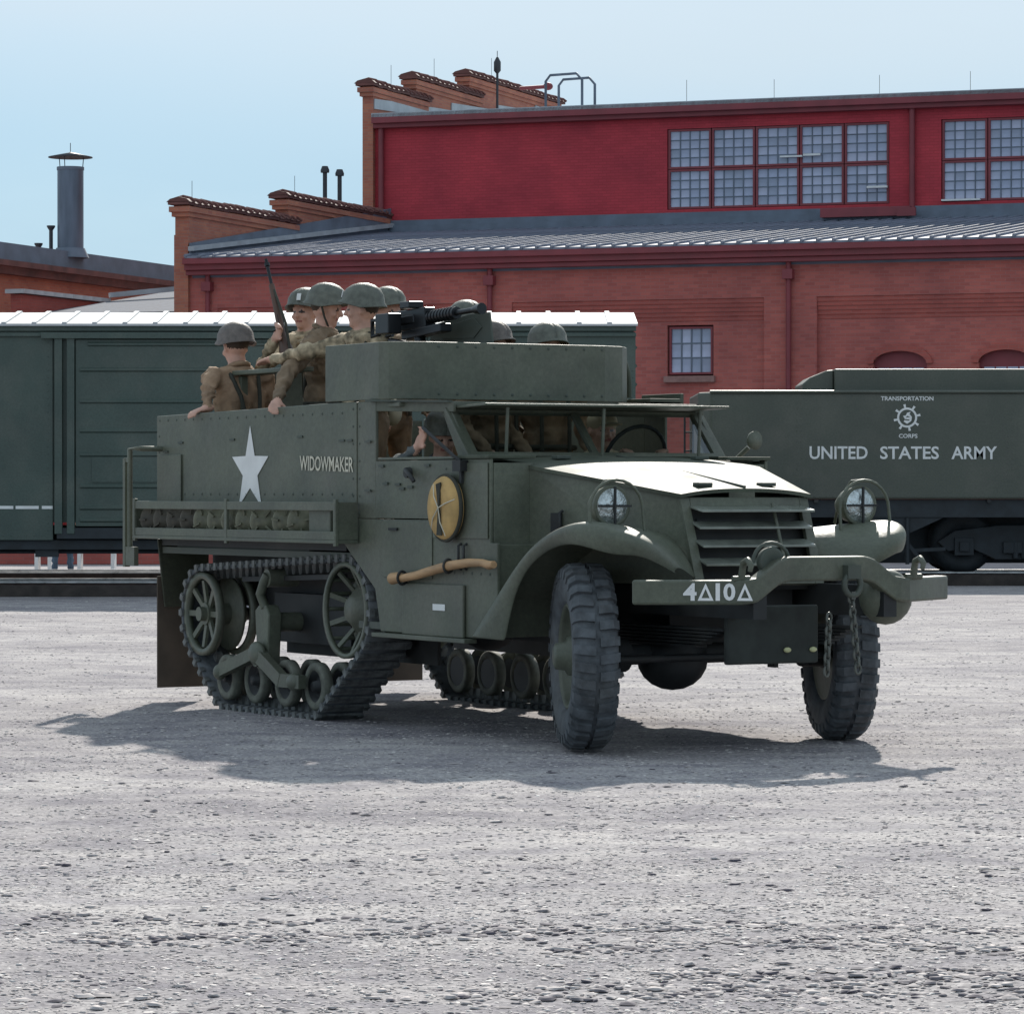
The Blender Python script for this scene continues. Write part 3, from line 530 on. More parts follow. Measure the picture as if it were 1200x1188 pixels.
# ------------------------------------------------ tender
YT = 51.8
Tn = thing('locomotive_tender', 'olive steel locomotive tender lettered for the army, standing at right', 'railway tender', (8.5, 53.3, 0))
mb = MB(); mb.prism([(2.87, 0), (2.70, .25), (2.70, 2.7), (2.87, 2.95), (16, 2.95), (16, 0)], (0, YT, 1.24), (1, 0, 0), (0, 1, 0), (0, 0, 1.55)); part('tank', mb, TENG, Tn, .03)
mb = MB(); mb.prism([(4.70, 2.792), (4.70, 3.14), (16, 3.14), (16, 2.792)], (0, YT+.45, 0), (1, 0, 0), (0, 0, 1), (0, 2, 0)); mb.prism([(4.24, 2.792), (4.24, 2.92), (4.36, 3.02), (4.60, 3.12), (4.698, 3.13), (4.698, 2.792)], (0, YT+.55, 0), (1, 0, 0), (0, 0, 1), (0, 1.4, 0)); part('bunker', mb, TENG, Tn, .02)
mb = MB(); mb.tube([(2.86, YT-.01, 2.79), (16, YT-.01, 2.79)], .025, 8); part('top_beading', mb, TENG, Tn)
mb = MB(); mb.box(2.5, 16, YT+.08, YT+.3, .98, 1.235); mb.box(2.5, 16, YT+1.1, YT+1.9, .8, 1.235); mb.box(2.3, 2.5, YT+.1, YT+2.9, .85, 1.2); mb.prism([(0, 0), (.42, -.22), (.62, -.22), (1.1, 0)], (5.15, YT+.1, .975), (1, 0, 0), (0, 0, 1), (0, .06, 0)); mb.tube([(5.72, YT+.05, .97), (5.72, YT+.05, .3)], .03, 6); part('underframe', mb, UNDER, Tn)
mb = MB(); mb.box(2.7, 14, YT+1.05, YT+1.3, .30, .80); part('dark_backing', mb, UNDER, Tn)  # dark mass added behind the running gear so the gap stays dark
mb = MB(); mb.tube([(3.3, YT+.35, .72), (4.9, YT+.35, .72)], .17, 16); part('air_tank', mb, UNDER, Tn)
mb = MB(); mb.bar((4.9, YT+.3, .45), (6.3, YT+.3, .52), .04, .05); mb.bar((5.5, YT+.2, .9), (5.9, YT+.2, .4), .05, .05); mb.box(5.0, 5.35, YT+.25, YT+.5, .35, .9); part('brake_gear', mb, UNDER, Tn, kind='stuff')
for x in (4.4, 5.2, 6.9): mb = MB(); mb.box(x-.03, x+.03, YT-.005, YT+.07, 1.19, 1.235); part('bracket', mb, CHAS, Tn)
mb = MB()
for x in (2.62, 2.5): mb.tube([(x, YT+.1, 1.3), (x, YT+.1, 2.6)], .015, 6)
for k in range(5): mb.tube([(2.5, YT+.1, 1.4+.27*k), (2.62, YT+.1, 1.4+.27*k)], .012, 6)
part('grab_rail', mb, UNDER, Tn)
rivets('rivets', Tn, [(x, YT-.001, z) for x in np.arange(2.93, 12, .09) for z in (1.28, 2.74)]+[(x+dx, YT-.001, z) for x in (4.15, 7.2, 8.9) for dx in (-.03, .03) for z in np.arange(1.35, 2.7, .08)]+[(2.93, YT-.001, z) for z in np.arange(1.3, 2.7, .08)], (0, -1, 0), .011, TENG)
rivets('rivets', Bc, [(x, YB-.001, z) for x in np.arange(-13.9, -6.0, .10) for z in (.78, 3.38)]+[(x, YB-.001, z) for x in np.arange(-2.45, 1.6, .10) for z in (.78, 3.38)]+[(x, YB-.001, z) for x in (-9.96, -8.04, -7.96, -6.02, .31, .39, 1.57) for z in np.arange(.85, 3.35, .09)], (0, -1, 0), .012, BOXG)
rail_truck(Tn, 7.47, YT+.5); rail_truck(Tn, 13.5, YT+.5)
for tx, xa, xb in (('UNITED', 4.30, 5.14), ('STATES', 5.32, 6.17), ('ARMY', 6.35, 7.01)): letters('lettering', tx, Tn, (xa, YT, 1.82), (1, 0, 0), (0, 0, 1), xb-xa, .185, WHITE, .018)
letters('lettering', 'TRANSPORTATION', Tn, (5.33, YT, 2.665), (1, 0, 0), (0, 0, 1), .76, .062, WHITE, .02)
letters('lettering', 'CORPS', Tn, (5.59, YT, 2.125), (1, 0, 0), (0, 0, 1), .27, .06, WHITE, .02)
mb = MB(); ec, ez, n = 5.71, 2.42, 40
def ring(mb, r0, r1, y, n=40, mi=0):
    v = [(ec+r*math.cos(2*PI*k/n), y, ez+r*math.sin(2*PI*k/n)) for r in (r0, r1) for k in range(n)]; mb.add(v, [(k, (k+1) % n, n+(k+1) % n, n+k) for k in range(n)], mi=mi)
ring(mb, .115, .145, YT-.004)
for k in range(8):
    a = 2*PI*k/8+.2; ca, sa = math.cos(a), math.sin(a); p = lambda r, t: (ec+r*ca-t*sa, YT-.0045, ez+r*sa+t*ca)
    mb.add([p(.14, -.012), p(.195, -.018), p(.195, .018), p(.14, .012)], [(0, 1, 2, 3)])
mb.add([(ec+x*.1, YT-.004, ez+z*.1) for x, z in ((-.5, -.6), (0, -.9), (.6, -.5), (.7, .1), (.35, .5), (.5, .85), (0, .7), (-.2, .3), (-.6, .25), (-.35, -.15))], [tuple(range(10))])
part('wheel_emblem', mb, WHITE, Tn)
mb = MB(); mb.add([(ec-.05, YT-.0055, ez-.035), (ec+.03, YT-.0055, ez-.045), (ec+.035, YT-.0055, ez-.03), (ec-.045, YT-.0055, ez-.02)], [(0, 1, 2, 3)]); mb.add([(ec-.02, YT-.0055, ez+.0), (ec+.045, YT-.0055, ez+.01), (ec+.0, YT-.0055, ez+.025)], [(0, 1, 2)]); part('emblem_detail', mb, TENG, Tn)

mb = MB(); mb.box(-14, -3.2, 67, 67.4, 0, .95); mb.box(-14.05, -3.15, 66.95, 67.45, .951, 1.03)
solo('low_brick_wall', mb, BRICKD, 'low dark red brick wall seen under the boxcar beyond the white benches', 'wall', (-8.5, 67, 0))
# ------------------------------------------------ benches behind the boxcar
for (x, y, lg, lab) in ((-7.9, 60.5, .34, 'short white bench seen under the left part of the boxcar'), (-6.95, 60.0, .68, 'longer white bench seen under the boxcar, right of the person in red')):
    t = thing('white_bench', lab, 'bench', (x, y, 0), IDENT, 'white benches beyond the boxcar')
    mb = MB(); mb.box(x-lg/2, x+lg/2, y-.2, y+.2, .38, .44); part('seat', mb, WHP, t, .01)
    for sx in (-1, 1): mb = MB(); mb.box(x+sx*(lg/2-.06)-.03, x+sx*(lg/2-.06)+.03, y-.16, y+.16, 0, .375); part('leg', mb, WHP, t)

# ------------------------------------------------ figures
def blend_mesh(prims, mats, voxel, base, name, smooth_it=2, decim=1.0):
    mb = MB()
    for p in prims:
        if p[0] == 'c':
            _, a, ra, b, rb, mi = p; a, b = Vector(a), Vector(b); d = (b-a); n = d.normalized() if d.length > 1e-6 else Vector((0, 0, 1)); K = 5
            pts = [a-n*ra*math.cos(t) for t in [PI/2*i/K for i in range(K)]]; rr = [max(ra*math.sin(PI/2*i/K), .0005) for i in range(K)]
            pts += [a, b]; rr += [ra, rb]; pts += [b+n*rb*math.sin(PI/2*i/K) for i in range(1, K+1)]; rr += [max(rb*math.cos(PI/2*i/K), .0005) for i in range(1, K+1)]
            mb.tube(pts, rr, 12)
        else:
            _, c, r, M, mi = p; mb.ellip(c, r, M)
    me = mb.mesh(name, mats[0], base); ob = bpy.data.objects.new('tmp', me); C.objects.link(ob)
    r = ob.modifiers.new('r', 'REMESH'); r.mode = 'VOXEL'; r.voxel_size = voxel; r.use_smooth_shade = True
    s = ob.modifiers.new('s', 'SMOOTH'); s.iterations = smooth_it; s.factor = .5
    if decim < 1: d_ = ob.modifiers.new('d', 'DECIMATE'); d_.ratio = decim
    dg = bpy.context.evaluated_depsgraph_get(); m2 = bpy.data.meshes.new_from_object(ob.evaluated_get(dg)); bpy.data.objects.remove(ob); bpy.data.meshes.remove(me)
    m2.name = name; m2.materials.clear()
    for m in mats: m2.materials.append(m)
    nf = len(m2.polygons); co = np.zeros(nf*3); m2.polygons.foreach_get('center', co); co = co.reshape(-1, 3)+np.array(base); best = np.full(nf, 1e9); idx = np.zeros(nf, int)
    for p in prims:
        if p[0] == 'c':
            a, b = np.array(p[1]), np.array(p[3]); ab = b-a; t = np.clip(((co-a)@ab)/max(ab@ab, 1e-9), 0, 1); d = np.linalg.norm(co-a-t[:, None]*ab, axis=1)-(p[2]+(p[4]-p[2])*t); mi = p[5]
        else:
            Mi = np.array((p[3] or Matrix()).to_3x3()); q = ((co-np.array(p[1]))@Mi)/np.array(p[2]); k = np.linalg.norm(q, axis=1); d = (k-1)*min(p[2]); mi = p[4]
        m_ = d < best; best[m_] = d[m_]; idx[m_] = mi
    nv = len(m2.vertices); vc = np.zeros(nv*3); m2.vertices.foreach_get('co', vc); vc = vc.reshape(-1, 3); vn = np.zeros(nv*3); m2.vertices.foreach_get('normal', vn) if hasattr(m2.vertices[0], 'normal') else None; vn = vn.reshape(-1, 3)
    cloth = np.zeros(nv); lv = np.zeros(len(m2.loops), np.int32); m2.loops.foreach_get('vertex_index', lv); lt = np.zeros(nf, np.int32); m2.polygons.foreach_get('loop_total', lt); fi = np.repeat(np.arange(nf), lt); cloth[lv[np.isin(idx[fi], (0, 2))]] = 1; cloth[lv[~np.isin(idx[fi], (0, 2))]] = 0
    q = vc*np.array([1.0, 1.0, 1.0]); ph = base[0]*7
    fold = np.array([1-abs(noise.noise(Vector((a_*9+ph, b_*9, c_*15+2*noise.noise(Vector((a_*5, b_*5, c_*4+ph))))))) for a_, b_, c_ in q])
    vc += vn*(cloth*(fold**3-.62)*.022)[:, None]; m2.vertices.foreach_set('co', vc.ravel())
    m2.polygons.foreach_set('material_index', idx.astype(np.int32)); m2.polygons.foreach_set('use_smooth', np.ones(nf, bool)); m2.update(); return m2

def hand_prims(P, wrist, direction, normal, thumb_side, curl, mi=1, k=1.0):
    w_, d, n = Vector(wrist), Vector(direction).normalized(), Vector(normal).normalized(); sd = d.cross(n).normalized()*thumb_side; n = (n - d*n.dot(d)).normalized()
    palm = w_+d*.05*k; Mt = Matrix((d, sd, n)).transposed().to_4x4()
    P.append(('e', palm, (.052*k, .041*k, .017*k), Mt, mi)); P.append(('c', w_-d*.02, .026*k, w_+d*.03, .026*k, mi))
    for i, ln in enumerate((.072, .08, .074, .058)):
        o = w_+d*.088*k+sd*(.030-.021*i)*k; a = o; ang = curl*.5
        for j, fl in enumerate((.45, .32, .23)):
            q = a+(d*math.cos(ang)-n*math.sin(ang))*ln*fl*k; P.append(('c', a, .0098*k*(1-.08*j), q, .009*k*(1-.1*j), mi)); a = q; ang += curl
    a = w_+d*.03*k+sd*.03*k; b = a+(d*.55+sd*.7-n*.25).normalized()*.042*k; c = b+(d*.8+sd*.25-n*.4).normalized()*.032*k
    P.append(('c', a, .013*k, b, .011*k, mi)); P.append(('c', b, .011*k, c, .009*k, mi))

def helmet(parent, hc, yaw, pitch, m=HELM, strap=None, mark=None, big=1.0):
    M = Matrix.Translation(Vector(hc)) @ Matrix.Rotation(yaw, 4, 'Z') @ Matrix.Rotation(pitch, 4, 'Y'); mb = MB(); N = 28
    prof = [(.0, 1.0), (.35, .955), (.65, .80), (.88, .52), (.98, .22), (1.0, 0.0)]
    rows = []
    for k in range(N):
        a = 2*PI*k/N; fr = math.cos(a); r0x, r0y = .132*big, .117*big; drop = -.012*max(0, fr)+.028*(1-abs(fr))+.020*max(0, -fr)
        row = [M @ Vector((math.cos(a)*(r0x-.004), math.sin(a)*(r0y-.004), .0-drop+.006)), M @ Vector((math.cos(a)*(r0x+.014+.012*max(0, fr)), math.sin(a)*(r0y+.012), -.004-drop)), M @ Vector((math.cos(a)*(r0x+.014+.012*max(0, fr)), math.sin(a)*(r0y+.012), .002-drop)), M @ Vector((math.cos(a)*r0x, math.sin(a)*r0y, .018-drop*.8))]
        for h, q in prof[1:]: row.append(M @ Vector((math.cos(a)*r0x*q, math.sin(a)*r0y*q, .018*(1-h)+.128*big*h-drop*(1-h)*.6)))
        rows.append(row)
    rows.append(rows[0]); mb.grid(rows); h = part('helmet', mb, m, parent)
    md = h.modifiers.new('s', 'SOLIDIFY'); md.thickness = .004
    if strap:
        mb = MB()
        for sy in (-1, 1): mb.tube([M @ Vector((.0, sy*.112, -.01)), M @ Vector((.03, sy*.10, -.09)), M @ Vector((.05, sy*.03, -.155))], .007, 6)
        mb.tube([M @ Vector((.05, -.03, -.155)), M @ Vector((.055, .03, -.155))], .007, 6)
        part('chin_strap', mb, strap, parent)
    if mark:
        mb = MB(); c, wd, ht = mark; p = [M @ Vector(q) for q in ((c[0], c[1]-wd, c[2]-ht), (c[0], c[1]+wd, c[2]-ht), (c[0]-.01, c[1]+wd, c[2]+ht), (c[0]-.01, c[1]-wd, c[2]+ht))]; mb.prism([(0, 0), (1, 0), (1, 1), (0, 1)], p[0], p[1]-p[0], p[3]-p[0], (M.to_3x3() @ Vector((.006, 0, 0)))); part('helmet_badge', mb, WHITE, parent)
    return M

def soldier(label, head, face_yaw, zfloor, jacket=JACK, trousers=JACKO, head_pitch=0, hands=None, body_yaw=None, lean=(0, 0), hm=None, seated=False, hat='helmet', strap=None, mark=None, k=1.0, frame=VEH, group=None, voxel=.012, hood=False, skirt=None):
    """head: head centre; hands: {'L':(elbow,wrist,dir,normal,curl)}. right hand side is -90 deg from facing."""
    h = Vector(head); by = face_yaw if body_yaw is None else body_yaw
    f = Vector((math.cos(by), math.sin(by), 0)); l = Vector((-math.sin(by), math.cos(by), 0)); up = Vector((0, 0, 1))
    neck = h-up*.13*k-f*.02+Vector((lean[0], lean[1], 0))*-.2; chest = neck-up*.22*k+Vector((lean[0], lean[1], 0))*-.25; pel = neck-up*.52*k+Vector((lean[0], lean[1], 0))*-.7
    if seated: pel.z = max(pel.z, zfloor+.42)
    P = []
    # torso (cloth = 0, skin = 1, trousers = 2, eye = 3, lip = 4, hair = 5)
    Mb = Matrix.Rotation(by, 4, 'Z')
    P += [('e', chest, (.125*k, .185*k, .20*k), Mb, 0), ('e', chest-up*.17*k+(pel-chest)*.15, (.12*k, .165*k, .17*k), Mb, 0), ('e', pel, (.125*k, .175*k, .14*k), Mb, 0), ('e', neck-up*.05*k, (.10*k, .17*k, .07*k), Mb, 0), ('c', neck-up*.04, .062*k, h-up*.05-f*.015, .056*k, 1), ('c', neck-up*.035-l*.04, .05*k, neck-up*.035+l*.04, .05*k, 0)]
    # legs
    for s in (-1, 1):
        hip = pel+l*s*.095*k-up*.03
        if seated: knee = hip+f*.42*k-up*.02; ank = Vector((knee.x, knee.y, zfloor+.09))+f*.03
        else: ank = Vector((hip.x+l.x*s*.03, hip.y+l.y*s*.03, zfloor+.09))-f*.02; knee = (hip+ank)/2+f*.03
        P += [('c', hip, .095*k, knee, .062*k, 2), ('c', knee, .062*k, ank, .045*k, 2), ('c', ank-up*.045-f*.04, .045*k, ank-up*.05+f*.15, .036*k, 3)]
        if skirt: P.append(('c', hip, .12, knee+up*.02, .115, 0))
    # head
    Mh = Matrix.Rotation(face_yaw, 4, 'Z') @ Matrix.Rotation(head_pitch, 4, 'Y'); H = lambda x, y, z: h+Mh.to_3x3() @ Vector((x, y, z))*k
    P += [('e', H(-.01, 0, .02), (.092*k, .075*k, .098*k), Mh, 1), ('e', H(.018, 0, -.045), (.062*k, .056*k, .068*k), Mh, 1), ('e', H(.055, 0, -.088), (.024*k, .026*k, .02*k), Mh, 1),
          ('c', H(.080, 0, .012), .010*k, H(.100, 0, -.026), .0145*k, 1), ('c', H(.072, -.035, .026), .012*k, H(.072, .035, .026), .012*k, 1), ('c', H(.074, -.018, -.056), .0085*k, H(.074, .018, -.056), .0085*k, 4)]
    for s in (-1, 1): P += [('e', H(-.008, s*.077, -.005), (.018*k, .011*k, .031*k), Mh, 1), ('e', H(.076, s*.03, .002), (.008*k, .011*k, .0045*k), Mh, 3), ('e', H(.058, s*.042, -.028), (.022*k, .02*k, .02*k), Mh, 1)]
    P.append(('e', H(-.028, 0, .035), (.085*k, .08*k, .088*k), Mh, 5))
    # arms
    for sgn, key in ((1, 'L'), (-1, 'R')):
        sh = neck-up*.075*k+l*sgn*.185*k; spec = (hands or {}).get(key)
        if spec: el, wr, dr_, nm, cu = spec; el, wr = Vector(el), Vector(wr)
        else: el = sh-up*.27*k+l*sgn*.06-f*.02; wr = el-up*.16*k+f*.19*k-l*sgn*.04; dr_, nm, cu = (wr-el), (-l*sgn), .35
        P += [('c', sh, .068*k, el, .050*k, 0), ('c', el, .050*k, wr, .034*k, 0), ('e', sh, (.075*k,)*3, None, 0)]
        hand_prims(P, wr+(wr-el).normalized()*.015, dr_, nm, sgn, cu, 1, k)
    base = (pel.x, pel.y, zfloor)
    t = tag(bpy.data.objects.new('person', blend_mesh(P, [jacket, SKIN, trousers, EYE, LIP, HAIR], voxel, base, 'person', 2, .45)), label, 'person', group); C.objects.link(t); place(t, base, frame); BASE[t.name] = Vector(base)
    # garments' details
    mb = MB()
    for s in (-1, 1): mb.tube([neck-up*.01+l*s*.10+f*.03, chest+l*s*.09+f*.128*k, pel+l*s*.09+f*.128], .013, 6); mb.tube([neck-up*.0+l*s*.09, neck-up*.06+l*s*.10-f*.085, chest+up*.03+l*s*.07-f*.133*k, pel+up*.12+l*s*.04-f*.138, pel+up*.04+l*s*.05-f*.142], .014, 6)
    if not hood and not skirt: part('suspenders', mb, CANVD, t)
    if not hood and not skirt and not seated:
        mb = MB(); mb.ellip(pel+up*.03-f*.17+l*.06, (.06, .06, .085)); mb.tube([pel+up*.10-f*.16+l*.06, pel+up*.14-f*.16+l*.06], .02, 8); part('canteen', mb, WEB, t)
    mb = MB(); mb.tube([pel+up*.05+l*math.sin(a)*.18*k+f*math.cos(a)*.133*k for a in [2*PI*i/20 for i in range(20)]], .017, 6, closed=True); part('belt', mb, CANVD, t)
    mb = MB(); mb.tube([neck-up*.002+l*math.sin(a)*.072*k+f*(math.cos(a)*.07*k+.01)-up*.03*math.cos(a) for a in [2*PI*i/16 for i in range(16)]], .018, 6, closed=True); part('collar', mb, jacket, t)
    if hat == 'helmet': helmet(t, h+Mh.to_3x3() @ Vector((-.012, 0, .038)), face_yaw, head_pitch, hm or HELM, strap, mark)
    elif hat == 'cap':
        mb = MB(); M = Matrix.Translation(H(-.01, 0, .05)) @ Mh; mb.ellip((0, 0, 0), (.105, .09, .072), M); mb.ellip((.10, 0, -.012), (.075, .07, .010), M)
        part('cap', mb, CAPT, t)
    elif hat == 'hair': mb = MB(); mb.ellip((0, 0, 0), (.1, .085, .09), Matrix.Translation(H(-.025, 0, .045)) @ Mh); part('hair', mb, HAIR, t)
    return t

exec_people = True
# ------------------------------------------------ half-track
HT = thing('half_track', 'olive drab armoured half-track lorry with white star, rubber tracks behind and tyred wheels in front', 'military vehicle', (-1.5, 0, 0), VEH)
SX = -.98
def sideplate(name, poly, s, y=.98, th=.02, m=OD, bevel=.005, parent=HT):
    mb = MB(); mb.prism(poly, (0, s*y, 0), (1, 0, 0), (0, 0, 1), (0, -s*th, 0)); return part(name, mb, m, parent, bevel)
for s in (-1, 1):
    sideplate('hull_side', [(-5.10, 1.83), (-2.66, 1.86), (-2.27, 1.86), (-2.27, 1.27), (-2.40, 1.245), (-2.40, 1.10), (-5.10, 1.06)], s, .986, .025)
    # cab side pieces
    sideplate('cab_rear_post', [(-2.268, 1.86), (-2.04, 1.86), (-2.04, 1.19), (-2.268, 1.19)], s)
    mb = MB(); mb.bar((-2.04, s*.968, 1.830), (-1.40, s*.815, 1.815), .02, .055); part('window_header', mb, OD, HT, .003)
    sideplate('window_pillar', [(-1.53, 1.79), (-1.42, 1.79), (-1.19, 1.522), (-1.33, 1.522)], s, .825)
    mb = MB(); mb.box(-2.036, -1.055, min(s*.80, s*.972), max(s*.80, s*.972), 1.5225, 1.538); part('window_ledge', mb, OD, HT, .003)
    xf = -.70 if s < 0 else -.96
    sideplate('cab_side', [(-2.268, 1.188), (-2.268, 1.10), (-2.47, 1.06), (-2.05, .79), (-1.98, .55), (xf+.08, .55), (xf+.08, 1.068), (xf, 1.068), (xf, 1.522), (-1.02, 1.522), (-1.02, 1.188)], s)
    sideplate('door', [(-2.032, 1.194), (-1.352, 1.194), (-1.352, 1.196), (-1.028, 1.196), (-1.028, 1.518), (-2.032, 1.518)], s, .984)
    sideplate('cowl_plate', [(-1.22, 1.50), (xf-.015, 1.50), (xf-.015, 1.09), (-1.34, 1.09), (-1.34, 1.185), (-1.22, 1.185)], s, .988, .004)
    sideplate('locker_cover', [(-2.03, 1.180), (-1.35, 1.180), (-1.35, .86), (-1.93, .86), (-2.03, .93)], s, .987, .006, bevel=.003)
    mb = MB(); mb.box(-1.68, -.97, min(s*.982, s*1.0), max(s*.982, s*1.0), .545, .835); part('toolbox_panel', mb, OD, HT, .006)
    mb = MB(); mb.box(-2.0, -.90, min(s*.95, s*1.03), max(s*.95, s*1.03), .520, .545); part('sill', mb, OD, HT, .004)
    mb = MB(); mb.box(xf-.02, xf, min(s*.715, s*.958), max(s*.715, s*.958), .95, 1.50); mb.box(-.66, -.64, min(s*.42, s*.955), max(s*.42, s*.955), .56, 1.06); part('cowl_front', mb, OD, HT, .004)
    mb = MB(); mb.box(-1.05, xf+.01, min(s*.70, s*.995), max(s*.70, s*.995), 1.5225, 1.542); part('cowl_top', mb, ODH, HT, .004)
    # details: slots, bolts
    mb = MB()
    for x, z in ((-4.72, 1.655), (-3.95, 1.665), (-3.0, 1.67), (-2.45, 1.64), (-2.35, 1.64), (-4.95, 1.6), (-2.12, 1.35), (-2.12, 1.63)): mb.box(x-.035, x+.035, min(s*.986, s*.994), max(s*.986, s*.994), z-.006, z+.006)
    part('bolt_strip', mb, OD2, HT)
    mb = MB()
    for x, z in ((-1.9, 1.39), (-1.75, 1.385), (-1.6, 1.37), (-1.7, 1.36), (-1.95, 1.49), (-1.4, 1.49)): mb.box(x-.03, x+.03, min(s*.984, s*.995), max(s*.984, s*.995), z-.007, z+.007)
    d_ = part('door_hinge', mb, OD2, HT)
    mb = MB(); mb.tube([(-1.62, s*.985, 1.47), (-1.60, s*1.02, 1.465), (-1.52, s*1.03, 1.43), (-1.50, s*1.02, 1.40)], .013, 8); mb.tube([(-1.61, s*.98, 1.45), (-1.61, s*1.015, 1.45)], .03, 10); part('door_handle', mb, CHAS, HT)
    mb = MB(); mb.box(-1.85, -1.75, min(s*.988, s*1.0), max(s*.988, s*1.0), 1.125, 1.14); part('locker_handle', mb, CHAS, HT)
    for x in (-1.02, -.96): mb = MB(); mb.tube([(x, s*.98, 1.06), (x, s*1.0, 1.05), (x, s*1.0, .93), (x, s*.98, .92)], .008, 6); part('grab_handle', mb, CHAS, HT)
    # wheel arch liner (inner wall coloured near-black to deepen the undercarriage shade) and rear mudguard
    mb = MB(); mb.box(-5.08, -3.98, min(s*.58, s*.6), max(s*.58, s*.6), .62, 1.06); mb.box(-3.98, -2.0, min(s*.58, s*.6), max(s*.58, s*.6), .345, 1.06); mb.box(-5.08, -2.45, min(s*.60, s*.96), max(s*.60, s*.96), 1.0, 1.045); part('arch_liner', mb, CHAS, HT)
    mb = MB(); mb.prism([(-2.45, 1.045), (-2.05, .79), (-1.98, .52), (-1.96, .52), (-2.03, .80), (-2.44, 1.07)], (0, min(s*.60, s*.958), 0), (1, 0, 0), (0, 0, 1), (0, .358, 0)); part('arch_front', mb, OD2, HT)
    mb = MB(); mb.prism([(-.98, 1.04), (-.62, 1.04), (-.62, .82), (-.68, .60), (-.93, .60)], (-5.095, 0, 0), (0, -s*-1 if s > 0 else 1, 0), (0, 0, 1), (-.02, 0, 0)); part('rear_mudguard', mb, OD, HT, .004)
    mb = MB(); y0, y1 = (-.97, -.64) if s < 0 else (.64, .97); mb.box(-5.14, -5.125, y0, y1, .08, .80); part('mud_flap', mb, mat('brown_rubber_flap', (.085, .066, .05), .85, var=.2, scale=5), HT, .004)
    # headlight
    hc = Vector((.22, s*.78, 1.27)); H_ = thing if False else None
    mb = MB(); mb.lathe([(-.17, .015), (-.15, .05), (-.08, .088), (0, .105), (.02, .108), (.02, .10)], Mx(hc, (1, 0, 0)), 28); mb.tube([hc+Vector((-.04, 0, -.08)), hc+Vector((-.04, 0, -.16))], .03, 10); hl = part('headlight', mb, OD, HT)
    mb = MB(); mb.lathe([(.005, .102), (.02, .09), (.034, .055), (.04, .0)], Mx(hc, (1, 0, 0)), 28); part('lens', mb, LENS, hl)
    mb = MB(); mb.bar(hc+Vector((.045, -.1, 0)), hc+Vector((.045, .1, 0)), .01, .012); mb.bar(hc+Vector((.048, 0, -.1)), hc+Vector((.048, 0, .1)), .01, .012, (0, 1, 0)); part('lens_bar', mb, CHAS, hl)
    mb = MB(); mb.ellip(hc+Vector((.06, -s*.02, -.145)), (.045, .05, .028)); mb.tube([hc+Vector((.06, 0, -.1)), hc+Vector((.04, 0, -.17))], .015, 8); part('marker_lamp', mb, LENS, hl)
    mb = MB(); a0 = [(.10, -s*.155+0, -.20)] ; arc = [(.03+.06*math.cos(t), .16*math.cos(t), -.02+.155*math.sin(t)) for t in [PI*i/12 for i in range(13)]]
    mb.tube([hc+Vector((.08, .165, -.19))]+[hc+Vector((.06, p[1], p[2])) for p in arc]+[hc+Vector((.08, -.165, -.19))], .0085, 8)
    mb.tube([hc+Vector((.06, 0, .135)), hc+Vector((-.06, 0, .13)), hc+Vector((-.18, 0, .03)), hc+Vector((-.22, 0, -.1))], .0085, 8); part('brush_guard', mb, OD, HT)
for s in (-1, 1):
    P_r = [(x, s*.9865, 1.80) for x in np.arange(-5.05, -2.35, .13)]+[(x, s*.9865, 1.33) for x in np.arange(-5.05, -2.3, .13)]+[(-5.06, s*.9865, z) for z in np.arange(1.4, 1.78, .1)]+[(-2.31, s*.9865, z) for z in np.arange(1.32, 1.84, .1)]+[(-2.24, s*.9805, z) for z in np.arange(1.22, 1.84, .1)]+[(x, s*.9885, 1.47) for x in np.arange(-1.18, -.98, .09)]+[(-.99, s*.9805, z) for z in (.62, .7, .78)]+[(x, s*.9805, .90) for x in np.arange(-1.3, -.68, .1)]
    rivets('bolt_heads', HT, P_r, (0, s, 0), .010, OD2)
rivets('bolt_heads', HT, [(-1.799, y, 1.90) for y in np.arange(-.7, .38, .12)]+[(-1.799, y, 2.17) for y in np.arange(-.7, .38, .12)], (1, 0, 0), .010, OD2)
# star and name
st = [(.27*(1 if i % 2 == 0 else .40)*math.sin(PI*i/5), .27*(1 if i % 2 == 0 else .40)*math.cos(PI*i/5)) for i in range(10)]
mb = MB(); mb.prism(st, (-3.69, -.9885, 1.475), (1, 0, 0), (0, 0, 1), (0, -.002, 0)); part('white_star', mb, WHITE, HT)
letters('name_lettering', 'WIDOWMAKER', HT, (-3.0, -.9895, 1.47), (1, 0, -.02), (0, 0, 1), .70, .088, CREAM, .015, .002)
mb = MB(); mb.box(-1.31, -1.17, -1.004, -1.001, .69, .725); part('data_plate', mb, WHITE, HT)
mb = MB(); mb.box(-.965, -.70, -.979, -.972, .56, .84); part('recess_shade', mb, CHAS, HT)  # flat dark sheet standing in for the shade of a recess
# rear hull: floor, rear plate, front bulkhead low
mb = MB(); mb.box(-5.08, -2.3, -.955, .955, .95, .99); mb.box(-2.3, -.72, -.955, .955, .56, .60); part('floor', mb, OD2, HT)
mb = MB(); mb.box(-5.12, -5.10, -.95, .95, .95, 1.82); part('rear_plate', mb, OD, HT)
# bench lockers inside
for s in (-1, 1): mb = MB(); mb.box(-4.9, -3.0, min(s*.6, s*.93), max(s*.6, s*.93), .99, 1.36); part('bench_locker', mb, OD2, HT)
